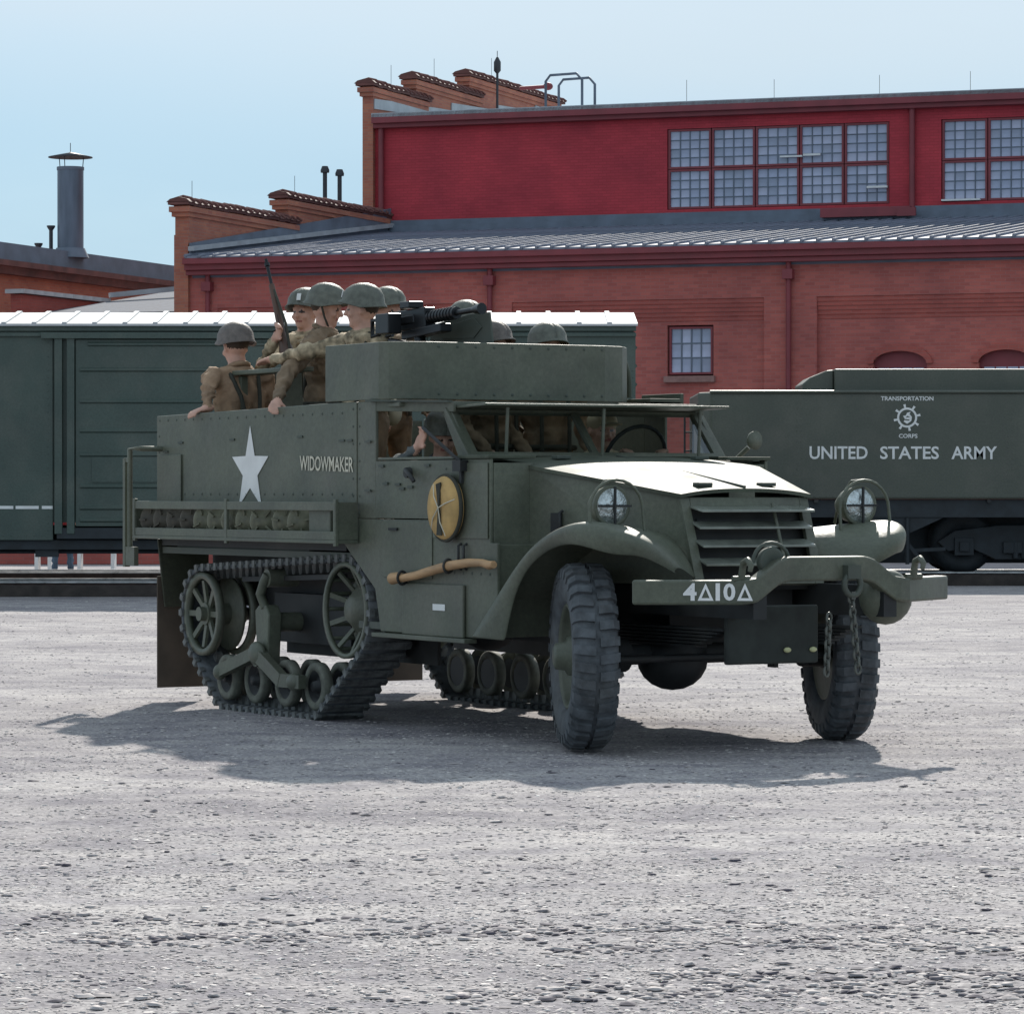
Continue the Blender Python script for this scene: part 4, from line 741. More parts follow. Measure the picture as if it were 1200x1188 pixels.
# rear frame / handrail at the tail corner
for s in (-1, 1):
    mb = MB(); y = s*1.13; mb.tube([(-5.02, s*.985, 1.62), (-5.02, y, 1.62), (-5.20, y, 1.62), (-5.20, y, .95)], .017, 8); mb.bar((-5.26, y, 1.56), (-5.26, y, .86), .035, .035, (1, 0, 0)); mb.bar((-5.26, y, 1.55), (-5.2, y, 1.55), .03, .03); mb.bar((-5.1, y, .93), (-5.28, y, .93), .03, .12); part('tail_frame', mb, OD, HT)
    mb = MB(); mb.box(-5.04, -4.70, min(s*.989, s*.999), max(s*.989, s*.999), 1.27, 1.58); part('stowage_panel', mb, OD, HT, .004)
# mine rack
for s in (-1, 1):
    mb = MB(); y0, y1 = sorted((s*.99, s*1.14)); yo = s*1.13
    mb.box(-5.14, -2.24, y0, y1, 1.045, 1.065); ya, yb = sorted((s*1.115, s*1.135))
    mb.box(-5.14, -2.24, ya, yb, 1.065, 1.115); mb.box(-5.14, -2.24, ya, yb, 1.235, 1.285)
    for x in (-5.14, -3.75, -2.27): mb.box(x, x+.035, ya+.003*s, yb+.003*s, 1.03, 1.30)
    mb.box(-5.14, -5.11, y0, y1, 1.066, 1.284); mb.box(-2.26, -2.24, y0, y1, 1.066, 1.284); part('side_rack', mb, OD, HT, .003)
# pulpit
pp = [(-2.66, -.992), (-1.98, -.992), (-1.90, -.97), (-1.84, -.90), (-1.80, -.78), (-1.80, .40), (-1.85, .55), (-1.98, .66), (-2.2, .70), (-2.66, .70)]
def wallpath(mb, pts, z0, z1, th):
    n = len(pts); nr = []
    for i in range(n):
        a = Vector(pts[max(i-1, 0)]); b = Vector(pts[min(i+1, n-1)]); t = (b-a).normalized(); nr.append(Vector((-t.y, t.x)))
    out = [Vector(p) for p in pts]; inn = [Vector(p)+nr[i]*th for i, p in enumerate(pts)]
    zs0 = z0 if callable(z0) else (lambda p: z0); zs1 = z1
    v = []
    for p in out: v += [(p.x, p.y, zs0(p)), (p.x, p.y, zs1)]
    for p in inn: v += [(p.x, p.y, zs0(p)), (p.x, p.y, zs1)]
    f = []; o = 2*n
    for i in range(n-1):
        a = 2*i; f += [(a, a+2, a+3, a+1), (o+a, o+a+1, o+a+3, o+a+2), (a+1, a+3, o+a+3, o+a+1), (a, o+a, o+a+2, a+2)]
    f += [(0, 1, o+1, o), (2*n-2, o+2*n-2, o+2*n-1, 2*n-1)]; mb.add(v, f)
mb = MB(); wallpath(mb, pp, 1.868, 2.195, .02); part('pulpit_wall', mb, OD, HT, .004)
mb = MB(); mb.bar((-2.1, -1.0, 1.864), (-1.42, -.835, 1.848), .04, .012); part('shade_strip', mb, OD2, HT)  # dark bar put where the pulpit overhang throws its shadow line
mb = MB(); mb.tube([(-2.25+.20*math.sin(t), .72, 2.0+.20*math.cos(t)-.02) for t in [0, .3, .6, .9, 1.2, 1.5]]+[(-2.05, .72, 1.90)], .014, 8); part('ring_guard', mb, ODH, HT)
mb = MB(); ringpts = [(-2.3+.42*math.cos(t), -.25+.42*math.sin(t), 2.14) for t in [2*PI*i/32 for i in range(32)]]; mb.tube(ringpts, .025, 8, closed=True)
for t in (0.3, 1.9, 3.6, 5.2): mb.tube([(-2.3+.42*math.cos(t), -.25+.42*math.sin(t), 2.14), (-2.3+.5*math.cos(t), -.25+.5*math.sin(t), 1.9)], .02, 6)
part('gun_ring', mb, OD2, HT)
# cab roof, hatch, windshield
mb = MB(); mb.prism([(-1.80, -.90), (-1.46, -.82), (-1.46, .82), (-1.80, .90)], (0, 0, 1.825), (1, 0, 0), (0, 1, 0), (0, 0, .025)); mb.box(-2.3, -1.80, .72, .955, 1.825, 1.850); mb.box(-2.3, -1.80, -.955, -.66, 1.825, 1.850); part('cab_roof', mb, OD, HT, .004)
mb = MB(); mb.box(-2.32, -1.80, .71, .94, 1.870, 1.892); mb.box(-2.28, -1.84, .60 if 0 else .945, .97, 1.862, 1.925); part('roof_hatch', mb, ODH, HT, .004)
mb = MB(); mb.add([(-1.46, -.80, 1.822), (-1.46, .80, 1.822), (-1.08, .80, 1.832), (-1.08, -.80, 1.832), (-1.46, -.80, 1.808), (-1.46, .80, 1.808), (-1.08, .80, 1.818), (-1.08, -.80, 1.818)], [(0, 1, 2, 3), (7, 6, 5, 4), (0, 4, 5, 1), (1, 5, 6, 2), (2, 6, 7, 3), (3, 7, 4, 0)]); part('windshield_armour_flap', mb, OD, HT, .003)
for y in (-.64, -.02, .62): mb = MB(); mb.tube([(-1.11, y, 1.81), (-1.13, y, 1.53)], .010, 8); part('flap_strut', mb, OD, HT)
def wsp(y, t): # windshield plane: t 0 bottom 1 top
    return Vector((-1.20-.27*t, y, 1.535+.27*t))
mb = MB()
for y in (-.81, -.015, .81): mb.bar(wsp(y, 0), wsp(y, 1), .07 if abs(y) > .5 else .04, .03, (1, 0, 1))
mb.bar(wsp(-.82, .03), wsp(.82, .03), .03, .035, (1, 0, 1)); mb.bar(wsp(-.82, .97), wsp(.82, .97), .03, .04, (1, 0, 1)); ws = part('windshield_frame', mb, OD, HT, .003)
for a, b in ((-.78, -.04), (.01, .78)): mb = MB(); mb.add([wsp(a, .05), wsp(b, .05), wsp(b, .95), wsp(a, .95)], [(0, 1, 2, 3)]); part('windshield_pane', mb, CGL, ws)
mb = MB(); mb.box(-1.24, -1.05, -.94, .94, 1.50, 1.521); part('cowl_top', mb, OD, HT, .003)
mb = MB(); mb.box(-1.30, -1.24, -.93, .93, 1.2, 1.50); part('dashboard', mb, OD2, HT)
mb = MB(); mb.tube([Vector((-1.50, .42, 1.53))+Vector((.08*math.cos(t), .2*math.sin(t), .19*math.cos(t))) for t in [2*PI*i/24 for i in range(24)]], .012, 8, closed=True); mb.tube([(-1.50, .42, 1.53), (-1.3, .42, 1.3)], .016, 8); mb.bar((-1.5, .24, 1.53), (-1.5, .6, 1.53), .012, .02); part('steering_wheel', mb, CHAS, HT)
for y in (-.55, .0, .5): mb = MB(); mb.box(-2.28, -2.16, y-.2, y+.2, 1.0, 1.40); mb.box(-2.2, -1.75, y-.2, y+.2, .95, 1.06); mb.box(-2.25, -1.8, y-.19, y+.19, .6, .95); part('seat', mb, CANVD, HT, .03)
# hood
def hy(x): return np.interp(x, [-1.08, -.70, .32], [.80, .745, .405])
def hz(x): return float(np.interp(x, [-1.08, -.70, .32], [1.515, 1.487, 1.330]))
rows = []
for x in np.linspace(-1.06, .315, 12):
    w2 = float(hy(x)); row = []
    for u in np.linspace(-1, 1, 13): row.append((float(x), w2*u, hz(x)+.03*(1-abs(u)**2.5)))
    rows.append(row)
mb = MB(); mb.grid(rows); low = [[(p[0], p[1], p[2]-.02) for p in r] for r in rows]; mb.grid(low)
for rr, ll in ((rows[0], low[0]), (rows[-1], low[-1])): mb.grid([rr, ll], smooth=False)
mb.grid([[r[0] for r in rows], [r[0] for r in low]], smooth=False); mb.grid([[r[-1] for r in rows], [r[-1] for r in low]], smooth=False); hood = part('hood', mb, ODH, HT)
mb = MB(); mb.tube([(-1.0, 0, hz(-1.0)+.036), (.30, 0, hz(.30)+.036)], .008, 6); part('hood_hinge', mb, OD2, hood)
for x, y in ((.2, -.2), (.2, .2), (-.85, -.45), (-.85, .45)): mb = MB(); mb.obox((x, y, hz(x)+.034), (.03, .045, .010)); part('hood_latch', mb, OD2, hood, .004)
for s in (-1, 1):
    mb = MB(); a = [(-.70, s*.735, 1.475), (.275, s*.392, 1.320), (.43, s*.385, .86), (-.70, s*.735, .86)]; b = [(p[0], p[1]-s*.015, p[2]) for p in a]; mb.add(a+b, [(0, 1, 2, 3), (7, 6, 5, 4), (0, 4, 5, 1), (1, 5, 6, 2), (2, 6, 7, 3), (3, 7, 4, 0)]); hs = part('hood_side', mb, OD, HT, .003)
    mb = MB(); mb.tube([(-.45, s*.675, 1.24), (-.44, s*.70, 1.23), (-.43, s*.70, 1.12), (-.44, s*.675, 1.11)], .009, 6); mb.obox((-.50, s*.685, 1.17), (.035, .008, .06), Matrix.Rotation(-s*R(16.6), 3, 'Z')); part('side_latch', mb, CHAS, hs)
# radiator armour and louvres
FA, FB = Vector((.295, 0, 1.315)), Vector((.455, 0, .86)); dn = (FB-FA).normalized(); nf_ = Vector((-dn.z, 0, dn.x)); 
if nf_.x < 0: nf_ = -nf_
def fp(y, t, o=0): p = FA+(FB-FA)*t+nf_*o; return Vector((p.x, y, p.z))
mb = MB()
for a, b, t0, t1 in ((-.40, -.345, 0, 1), (.345, .40, 0, 1), (-.344, .344, 0, .10), (-.344, .344, .93, 1)):
    v = [fp(a, t0), fp(b, t0), fp(b, t1), fp(a, t1), fp(a, t0, -.03), fp(b, t0, -.03), fp(b, t1, -.03), fp(a, t1, -.03)]; mb.add(v, [(0, 1, 2, 3), (7, 6, 5, 4), (0, 4, 5, 1), (1, 5, 6, 2), (2, 6, 7, 3), (3, 7, 4, 0)])
rad = part('radiator_armour', mb, OD, HT, .003)
mb = MB(); v = [fp(-.38, 0, -.03), fp(.38, 0, -.03), fp(.38, 1, -.10), fp(-.38, 1, -.10)]; mb.add(v, [(0, 1, 2, 3)]); part('radiator_core', mb, CHAS, rad)
for i, t in enumerate((.125, .32, .53, .74)):
    c = fp(0, t, .012); d = Vector((.17 if i == 0 else .085, 0, -.03 if i == 0 else -.03)); m = MB(); v = []
    for sy in (-.352, .352):
        for k in ((0, .006), (1, .006), (1, -.006), (0, -.006)): v.append(c+d*(k[0]-.35)+Vector((0, sy, k[1])))
    m.add(v, [(0, 1, 2, 3), (7, 6, 5, 4), (0, 4, 5, 1), (1, 5, 6, 2), (2, 6, 7, 3), (3, 7, 4, 0)]); part('louvre', m, LOUV, rad, .002)
mb = MB(); mb.tube([fp(.14, .1, .04), fp(.14, .75, .05)], .010, 6); part('louvre_rod', mb, OD, rad)
# bumper
def bz(y): return float(np.interp(abs(y), [0, .24, .30, .42, .50, 1], [.115, .115, .095, .012, 0, 0]))
bx = lambda y: float(np.interp(abs(y), [0, .46, .52, .62, .98], [1.07, 1.07, 1.055, .995, .765]))
path = [(bx(y), float(y)) for y in np.linspace(-.98, .98, 61)]
v = []; n = len(path); bh = .125
for i, (x, y) in enumerate(path):
    a = Vector(path[max(i-1, 0)]); b = Vector(path[min(i+1, n-1)]); t = (b-a).normalized(); nn_ = Vector((t.y, -t.x)); dz = bz(y)
    o1 = Vector((x, y))+nn_*.0; o2 = Vector((x, y))-nn_*.085
    v += [(o1.x, o1.y, .775+dz), (o1.x, o1.y, .775+bh+dz), (o2.x, o2.y, .775+bh+dz), (o2.x, o2.y, .775+dz)]
f = [(0, 3, 2, 1), (4*n-4, 4*n-3, 4*n-2, 4*n-1)]
for i in range(n-1):
    for k in range(4): f.append((4*i+k, 4*i+(k+1) % 4, 4*i+4+(k+1) % 4, 4*i+4+k))
mb = MB(); mb.add(v, f); bp = part('bumper', mb, OD, HT, .012)
def tri(y): return [(y, 0), (y+.080, 0), (y+.040, .088)], [(y+.020, .013), (y+.060, .013), (y+.040, .060)]
bu_ = Vector((.230, .36, 0)).normalized(); bo = Vector((bx(-.765), -.765, .797)); bnm = bu_.cross(Vector((0, 0, 1)))
for ch_, a_, w_ in (('4', .0, .068), ('1', .163, .022), ('0', .202, .060)): letters('bumper_number', ch_, bp, bo+bu_*a_+bnm*.001, bu_, (0, 0, 1), w_, .088, WHITE, .03)
for y in (.073, .270):
    o_, i_ = tri(y); mb = MB(); mb.add([bo+bu_*p[0]+Vector((0, 0, p[1]))+bnm*.006 for p in o_+i_], [(0, 1, 4, 3), (1, 2, 5, 4), (2, 0, 3, 5)]); part('triangle_mark', mb, WHITE, bp)
for y in (-.50, .56):
    mb = MB(); z = .90; mb.tube([(1.03, y, z), (1.04, y, z+.05), (1.05, y, z+.085), (1.09, y, z+.10), (1.12, y, z+.075), (1.11, y, z+.045)], [.02, .018, .018, .018, .016, .012], 10); mb.tube([(1.03, y-.05, z+.005), (1.03, y+.05, z+.005)], .016, 8); part('tow_hook', mb, OD, bp)
mb = MB(); mb.lathe([(-.05, .03), (-.03, .07), (.0, .075), (.01, .075), (.012, .06), (0, 0)], Mx((1.0, -.30, .99), (1, 0, 0)), 20); mb.tube([(1.0, -.30+.11*math.cos(t), .985+.10*math.sin(t)) for t in [PI*i/10 for i in range(11)]], .010, 8); mb.tube([(1.0, -.30, .92), (1.0, -.3, .89)], .02, 8); part('siren', mb, OD2, HT)
# tow eye, chain, rounded spring hanger
mb = MB(); mb.tube([(1.10, .13+.05*math.cos(t), .87+.055*math.sin(t)) for t in [2*PI*i/16 for i in range(16)]], .016, 8, closed=True); mb.obox((1.09, .13, .935), (.03, .04, .035)); part('tow_shackle', mb, OD2, bp, 0)
link = MB(); link.tube([(0, 0.016*math.cos(t), .026*math.sin(t)) for t in [2*PI*i/12 for i in range(12)]], .0075, 6, closed=True); lm = link.mesh('chain_link_mesh', STEEL)
ch = part('tow_chain', MB().obox((1.10, .13, .815), (.012, .012, .02)), STEEL, HT)
for k in range(11): inst('chain_link', lm, ch, (1.09, .13+.004*k, .80-.036*k), (0, 0, R(90) if k % 2 else 0))
for k in range(9): inst('chain_link', lm, ch, (1.05, .02-.002*k, .70-.034*k), (0, 0, R(90) if k % 2 else R(10)))
for s in (1,): mb = MB(); mb.ellip((.94, s*.45, .80), (.10, .155, .145)); part('spring_hanger', mb, OD, HT)
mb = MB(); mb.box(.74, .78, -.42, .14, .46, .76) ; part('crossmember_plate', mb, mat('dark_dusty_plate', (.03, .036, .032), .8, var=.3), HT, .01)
# chassis
mb = MB()
for s in (-1, 1): mb.box(-5.0, 1.05, s*.40-.04, s*.40+.04, .70, .86)
for x in (-4.9, -4.2, -3.45, -2.2, -1.2, -.2): mb.box(x-.05, x+.05, -.40, .40, .70, .84)
part('chassis_frame', mb, CHAS, HT)
mb = MB(); mb.box(-1.9, -.001, -.28, .28, .50, 1.0); mb.box(.0, .3, -.30, .30, .72, 1.2); part('engine', mb, CHAS, HT)
mb = MB(); mb.ellip((-.95, 0, .55), (.3, .2, .15)); mb.tube([(-1.2, -.1, .52), (-3.0, 0, .55)], .04, 8); mb.ellip((-2.48, 0, .6), (.22, .2, .2)); mb.tube([(-2.48, -.7, .65), (-2.48, .7, .65)], .06, 10); mb.tube([(-4.49, -.7, .57), (-4.49, .7, .57)], .04, 8); mb.box(-2.9, -1.9, -.35, .35, .5, .8); part('drivetrain', mb, CHAS, HT, kind='stuff')
mb = MB(); mb.tube([(0, -.66, .485), (0, .66, .485)], .055, 12); mb.ellip((-.02, -.25, .46), (.20, .19, .17)); mb.tube([(0, -.56, .485), (0, -.70, .485)], .09, 14); mb.tube([(0, .56, .485), (0, .70, .485)], .09, 14); mb.tube([(.18, -.7, .47), (.18, .7, .47)], .02, 8)
for s in (-1, 1):
    for k in range(6): mb.box(-.55+.05*k, .75-.05*k, s*.40-.035, s*.40+.035, .56+.018*(5-k)*1.0-.02, .573+.018*(5-k)-.02)
part('front_axle', mb, CHAS, HT)
for y, z in ((.28, .44), (.34, .42), (.48, .44), (.56, .43)): mb = MB(); mb.box(.02, .09, y-.012, y+.012, z-.02, z+.07); part('axle_bolt', mb, CHAS, HT)
for y in (-.06, .10): mb = MB(); mb.ellip((.79, y, .53), (.014, .022, .014)); part('brass_fitting', mb, mat('pale_fitting', (.55, .55, .30), .4, var=.1), HT)
# fenders
FU = [(-.93, 1.0, .55), (-.66, 1.0, .75), (-.43, 1.0, .93), (-.24, 1.0, 1.05), (-.06, 1.0, 1.13), (.14, 1.0, 1.185), (.33, .97, 1.200), (.46, .92, 1.165), (.54, .84, 1.125), (.57, .75, 1.08), (.56, .66, 1.02), (.545, .56, .95)]
FL = [(-.52, 1.0, .545), (-.47, 1.0, .67), (-.42, 1.0, .78), (-.32, 1.0, .91), (-.19, 1.0, .99), (-.02, 1.0, 1.055), (.18, 1.0, 1.085), (.38, .975, 1.05), (.46, .90, 1.02), (.54, .82, 1.025), (.56, .72, .985), (.545, .58, .92)]
IN = [(-.93, .50, .55), (-.66, .50, .75), (-.43, .50, .93), (-.24, .48, 1.05), (-.06, .46, 1.13), (.10, .44, 1.14), (.20, .42, 1.12), (.28, .41, 1.08), (.34, .40, 1.03), (.38, .39, .98), (.41, .385, .93), (.43, .38, .88)]
for s in (-1, 1):
    rows = []
    for u, l_, i_ in zip(FU, FL, IN):
        U, Lw, I = Vector(u), Vector(l_), Vector(i_); U2 = U.lerp(I, .10)+Vector((0, 0, .006)); mid = U.lerp(I, .45)+Vector((0, 0, .006)); C_ = U.lerp(Lw, .12)+Vector((0, .012, 0)); M2 = U.lerp(Lw, .5)+Vector((0, .018, 0)); Lin = Lw-Vector((0, .012, 0))
        rows.append([Vector((p.x, p.y*s, p.z)) for p in (I, mid, U2, C_, M2, Lw, Lin)])
    mb = MB(); mb.grid(rows); o = part('front_fender', mb, OD, HT); md = o.modifiers.new('s', 'SOLIDIFY'); md.thickness = .008; md.offset = 0; sb = o.modifiers.new('b', 'SUBSURF'); sb.levels = sb.render_levels = 2
# front wheels
def tyre_parts(parent, c, ang, out, side):
    ax = Vector((-math.sin(ang), math.cos(ang), 0))*out      # axle direction pointing outward
    M = Mx(c, ax); w_ = part('front_wheel', MB().tube([Vector(c)-ax*.10, Vector(c)+ax*.05], .10, 16), CHAS, parent)
    mb = MB(); mb.lathe([(-.085, .27), (-.105, .30), (-.118, .36), (-.115, .42), (-.10, .455), (-.06, .470), (.06, .470), (.10, .455), (.115, .42), (.118, .36), (.105, .30), (.085, .27)], M, 56, closed=True)
    N = 34
    for k in range(N):
        for sd in (-1, 1):
            a = 2*PI*(k+(.5 if sd > 0 else 0))/N; e = Vector((0, math.cos(a), math.sin(a))); tg = Vector((0, -math.sin(a), math.cos(a))); x = Vector((1, 0, 0))
            cs = [(.012, .466), (.012, .488), (.085, .484), (.118, .455), (.122, .41), (.108, .41), (.10, .448)]; v = []
            for tt in (-.024, .024):
                for (xx, rr) in cs: v.append(M @ (x*sd*xx+e*rr+tg*(tt*(1 if rr > .43 else .8)+.012*(xx/.1))))
            m_ = len(cs); mb.add(v, [tuple(range(m_)), tuple(range(2*m_-1, m_-1, -1))]+[(i, (i+1) % m_, m_+(i+1) % m_, m_+i) for i in range(m_)])
    part('tyre', mb, RUB, w_)
    mb = MB(); mb.lathe([(-.085, .255), (-.09, .275), (.088, .278), (.095, .262), (.075, .255), (.03, .24), (.005, .20), (.0, .13), (.03, .11), (.085, .10), (.10, .075), (.15, .068), (.16, .045), (.16, 0)], M, 40)
    for k in range(8):
        a = 2*PI*k/8; mb.tube([M @ Vector((.0, .165*math.cos(a), .165*math.sin(a))), M @ Vector((.028, .165*math.cos(a), .165*math.sin(a)))], .015, 6)
    for k in range(6):
        a = 2*PI*k/6+.3; mb.tube([M @ Vector((.0, .215*math.cos(a), .215*math.sin(a))), M @ Vector((.012, .215*math.cos(a), .215*math.sin(a)))], .02, 6)
    part('rim', mb, OD, w_)
tyre_parts(HT, (0, -.81, .484), R(-21.5), -1, 0); tyre_parts(HT, (0, .81, .484), R(-21.5), 1, 1)
# tracks
circ = [((-4.49, .575), .262), ((-4.17, .185), .15), ((-2.93, .185), .15), ((-2.47, .655), .275)]
pts = [(c[0]+(r+.012)*math.cos(a), c[1]+(r+.012)*math.sin(a)) for c, r in circ for a in np.linspace(0, 2*PI, 120, endpoint=False)]
pts = sorted(set(pts))
def cr_(o, a, b): return (a[0]-o[0])*(b[1]-o[1])-(a[1]-o[1])*(b[0]-o[0])
def half(P):
    h = []
    for p in P:
        while len(h) >= 2 and cr_(h[-2], h[-1], p) <= 0: h.pop()
        h.append(p)
    return h[:-1]
hull = half(pts)+half(pts[::-1]); hull.append(hull[0]); hp = np.array(hull); sl = np.concatenate([[0], np.cumsum(np.linalg.norm(np.diff(hp, axis=0), axis=1))]); TL = sl[-1]; NB = 64
def tp(s): s = s % TL; return np.array([np.interp(s, sl, hp[:, 0]), np.interp(s, sl, hp[:, 1])])
for s in (-1, 1):
    K = 168; P = [tp(TL*i/K) for i in range(K)]; v = []; f = []
    for i in range(K):
        t = tp(TL*(i+.5)/K)-tp(TL*(i-.5)/K); t /= np.linalg.norm(t); n_ = np.array([t[1], -t[0]])
        for (oy, on) in ((-.145, 0), (.145, 0), (.145, .022), (-.145, .022)): q = P[i]+n_*on; v.append((q[0], s*.81+oy, q[1]))
    for i in range(K):
        for k in range(4): j = (i+1) % K; f.append((4*i+k, 4*i+(k+1) % 4, 4*j+(k+1) % 4, 4*j+k))
    tr = part('track_belt', MB().add(v, f, True), RUB, HT)
    m = MB(); m.box(-.027, .027, -.150, .150, .016, .034); m.box(-.019, .019, -.156, -.12, -.006, .040); m.box(-.019, .019, .12, .156, -.006, .040); m.prism([(-.03, 0), (.03, 0), (.015, -.055), (-.015, -.055)], (0, -.02, .0), (1, 0, 0), (0, 0, 1), (0, .04, 0)); tm = m.mesh('tread_block', RUBD)
    for i in range(NB):
        q = tp(TL*i/NB); t = tp(TL*i/NB+.02)-tp(TL*i/NB-.02); ang = math.atan2(t[1], t[0])
        inst('tread_block', tm, tr, (q[0], s*.81, q[1]), (0, -ang+PI, 0))
    # idler
    mb = MB(); cx, cz, yo = -4.49, .575, s*.81
    def wheel_ring(mb, cx, cz, y, r, rw, w_=.03): mb.lathe([(-w_/2, r-rw), (-w_/2, r), (w_/2, r), (w_/2, r-rw)], Mx((cx, y, cz), (0, s, 0)), 40, closed=True)
    for yy in (.93, .70): wheel_ring(mb, cx, cz, s*yy, .262, .04, .045)
    for k in range(8):
        a = 2*PI*k/8; mb.bar((cx, s*.90, cz), (cx+.21*math.cos(a), s*.93, cz+.21*math.sin(a)), .035, .02, (0, 1, 0))
    mb.tube([(cx, s*.66, cz), (cx, s*.93, cz)], .07, 16); mb.tube([(cx, s*.93, cz), (cx, s*.97, cz)], .045, 14); mb.lathe([(-.01, 0), (-.01, .23), (.01, .23), (.01, 0)], Mx((cx, s*.76, cz), (0, s, 0)), 32); part('idler_wheel', mb, OD, HT)
    mb = MB(); cx, cz = -2.47, .655
    for yy in (.95, .68): wheel_ring(mb, cx, cz, s*yy, .282, .028, .028)
    for k in range(18):
        a = 2*PI*k/18; mb.tube([(cx+.265*math.cos(a), s*.68, cz+.265*math.sin(a)), (cx+.265*math.cos(a), s*.95, cz+.265*math.sin(a))], .012, 6)
    mb.lathe([(-.10, .0), (-.10, .24), (-.06, .25), (-.05, .20), (.0, .14), (.05, .085), (.07, .07), (.07, 0)], Mx((cx, s*.86, cz), (0, s, 0)), 32); mb.lathe([(-.004, 0), (-.004, .255), (.004, .255), (.004, 0)], Mx((cx, s*.72, cz), (0, s, 0)), 28)
    for k in range(9):
        a = 2*PI*k/9; mb.tube([(cx+.19*math.cos(a), s*.78, cz+.19*math.sin(a)), (cx+.19*math.cos(a), s*.835, cz+.19*math.sin(a))], .018, 6); mb.bar((cx+.12*math.cos(a), s*.86, cz+.12*math.sin(a)), (cx+.25*math.cos(a), s*.935, cz+.25*math.sin(a)), .03, .015, (0, 1, 0))
    part('drive_sprocket', mb, OD, HT)
    # bogie
    mb = MB(); mb.prism([(-.075, .26), (-.11, .62), (-.05, .655), (.04, .655), (.09, .60), (.06, .26)], (-3.60, s*.95-.0, 0), (1, 0, 0), (0, 0, 1), (0, -s*.09, 0)); mb.tube([(-3.60, s*.58, .55), (-3.60, s*.94, .55)], .06, 12); bg_ = part('bogie_bracket', mb, OD, HT, .01)
    mb = MB(); mb.box(-3.95, -2.9, min(s*.61, s*.70), max(s*.61, s*.70), .42, .72); part('suspension_box', mb, CHAS, bg_)
    mb = MB(); y = s*.985
    mb.bar((-3.63, y, .36), (-4.12, y, .235), .05, .075, (0, 0, 1)); mb.bar((-3.60, y+.002*s, .365), (-3.25, y+.002*s, .215), .05, .085, (0, 0, 1)); mb.bar((-3.27, y, .215), (-2.98, y, .215), .05, .08, (0, 0, 1)); mb.ellip((-3.60, y, .36), (.10, .04, .075)); mb.ellip((-4.14, y, .225), (.055, .04, .05)); mb.ellip((-3.08, y, .21), (.08, .045, .055)); mb.tube([(-3.6, s*.86, .33), (-3.6, s*1.0, .33)], .05, 12); part('equaliser_arm', mb, OD, bg_)
    for x in (-4.17, -3.765, -3.335, -2.93):
        m = MB()
        for yy in (.90, .74): m.lathe([(-.032, .095), (-.032, .128), (-.026, .142), (.026, .142), (.032, .128), (.032, .095)], Mx((x, s*yy, .19), (0, s, 0)), 28, closed=True, mi=1); m.lathe([(-.03, .098), (.02, .098), (.026, .09), (-.005, .07), (.0, .035), (.04, .03), (.04, 0)], Mx((x, s*yy, .19), (0, s, 0)), 24, mi=0)
        part('bogie_wheel', m, [CHAS, DOLV], bg_)
    mb = MB(); mb.tube([(-3.56, s*.74, .82), (-3.56, s*.94, .82)], .055, 16); mb.tube([(-3.60, s*.93, .64), (-3.63, s*.95, .72), (-3.57, s*.95, .80), (-3.55, s*.94, .84)], .03, 8); part('return_roller', mb, OD, bg_)
    mb = MB(); mb.bar((-4.1, s*.80, .80), (-2.85, s*.80, .84), .10, .03); part('track_skid', mb, CHAS, HT)
# mirrors and antenna stub
mb = MB(); mb.tube([(-1.45, -.99, 1.70), (-1.0, -1.03, 1.53), (-.98, -1.0, 1.50)], .010, 6); mb.obox((-.99, -1.0, 1.485), (.045, .03, .03)); mb.obox((-.99, -.995, 1.43), (.012, .01, .04)); part('mirror_arm', mb, CHAS, HT)
mb = MB(); mb.tube([(-1.35, .98, 1.50), (-1.25, 1.04, 1.60)], .014, 6); mb.lathe([(-.015, 0), (-.012, .05), (.01, .055), (.01, 0)], Mx((-1.22, 1.06, 1.64), (1, .2, 0)), 18); part('side_mirror', mb, OD, HT)
mb = MB(); mb.box(-4.66, -3.72, -.66, -.54, 2.085, 2.115); mb.bar((-3.95, -.60, 2.08), (-3.90, -.60, 1.45), .16, .05, (1, 0, 0)); mb.bar((-4.62, -.60, 2.08), (-4.62, -.60, 1.3), .05, .05, (1, 0, 0)); part('radio_rack', mb, OD, HT, .006)
mb = MB(); mb.tube([(-5.0, .45, 1.7), (-5.04, .45, 2.03)], .010, 6); mb.box(-5.02, -4.78, .40, .50, 2.02, 2.045); part('tail_bracket', mb, OD, HT)

# ------------------------------------------------ loose things on the vehicle
for i in range(12):
    x = -5.0+.205*i+(.30 if i > 8 else 0)*.35; y = -1.045
    if x > -2.75: break
    mb = MB(); M = Mx((x, y, 1.165), (.55, -.83, 0)); mb.lathe([(-.03, .0), (-.03, .085), (-.02, .098), (.02, .098), (.03, .085), (.03, .055), (.04, .05), (.04, 0)], M, 22)
    for k in range(4): a = PI*k/2+.5*i; mb.bar(M @ Vector((.045, .04*math.cos(a), .04*math.sin(a))), M @ Vector((.04, .09*math.cos(a), .09*math.sin(a))), .012, .012)
    on_ = ('rearmost', 'second from the rear', 'third from the rear', 'fourth from the rear', 'first pale one', 'second pale one', 'third pale one', 'fourth pale one', 'fifth pale one', 'third from the front', 'second from the front', 'frontmost')[i]
    if i < 4: lab, g, m_ = 'dull brown disc mine in the side rack, '+on_, 'disc mines in the side rack', MINE2
    else: lab, g, m_ = 'pale olive disc mine in the side rack, '+on_+(' from the rear' if 'pale' in on_ else ''), 'disc mines in the side rack', MINE
    solo('land_mine', mb, m_, lab, 'land mine', (x, y, 1.065), VEH, g)
mb = MB(); mb.box(-2.66, -2.38, -1.10, -1.02, 1.068, 1.262); solo('stowage_box', mb, OD, 'plain olive metal box filling the front end of the side rack', 'box', (-2.5, -1.06, 1.067), VEH, bevel=.008)
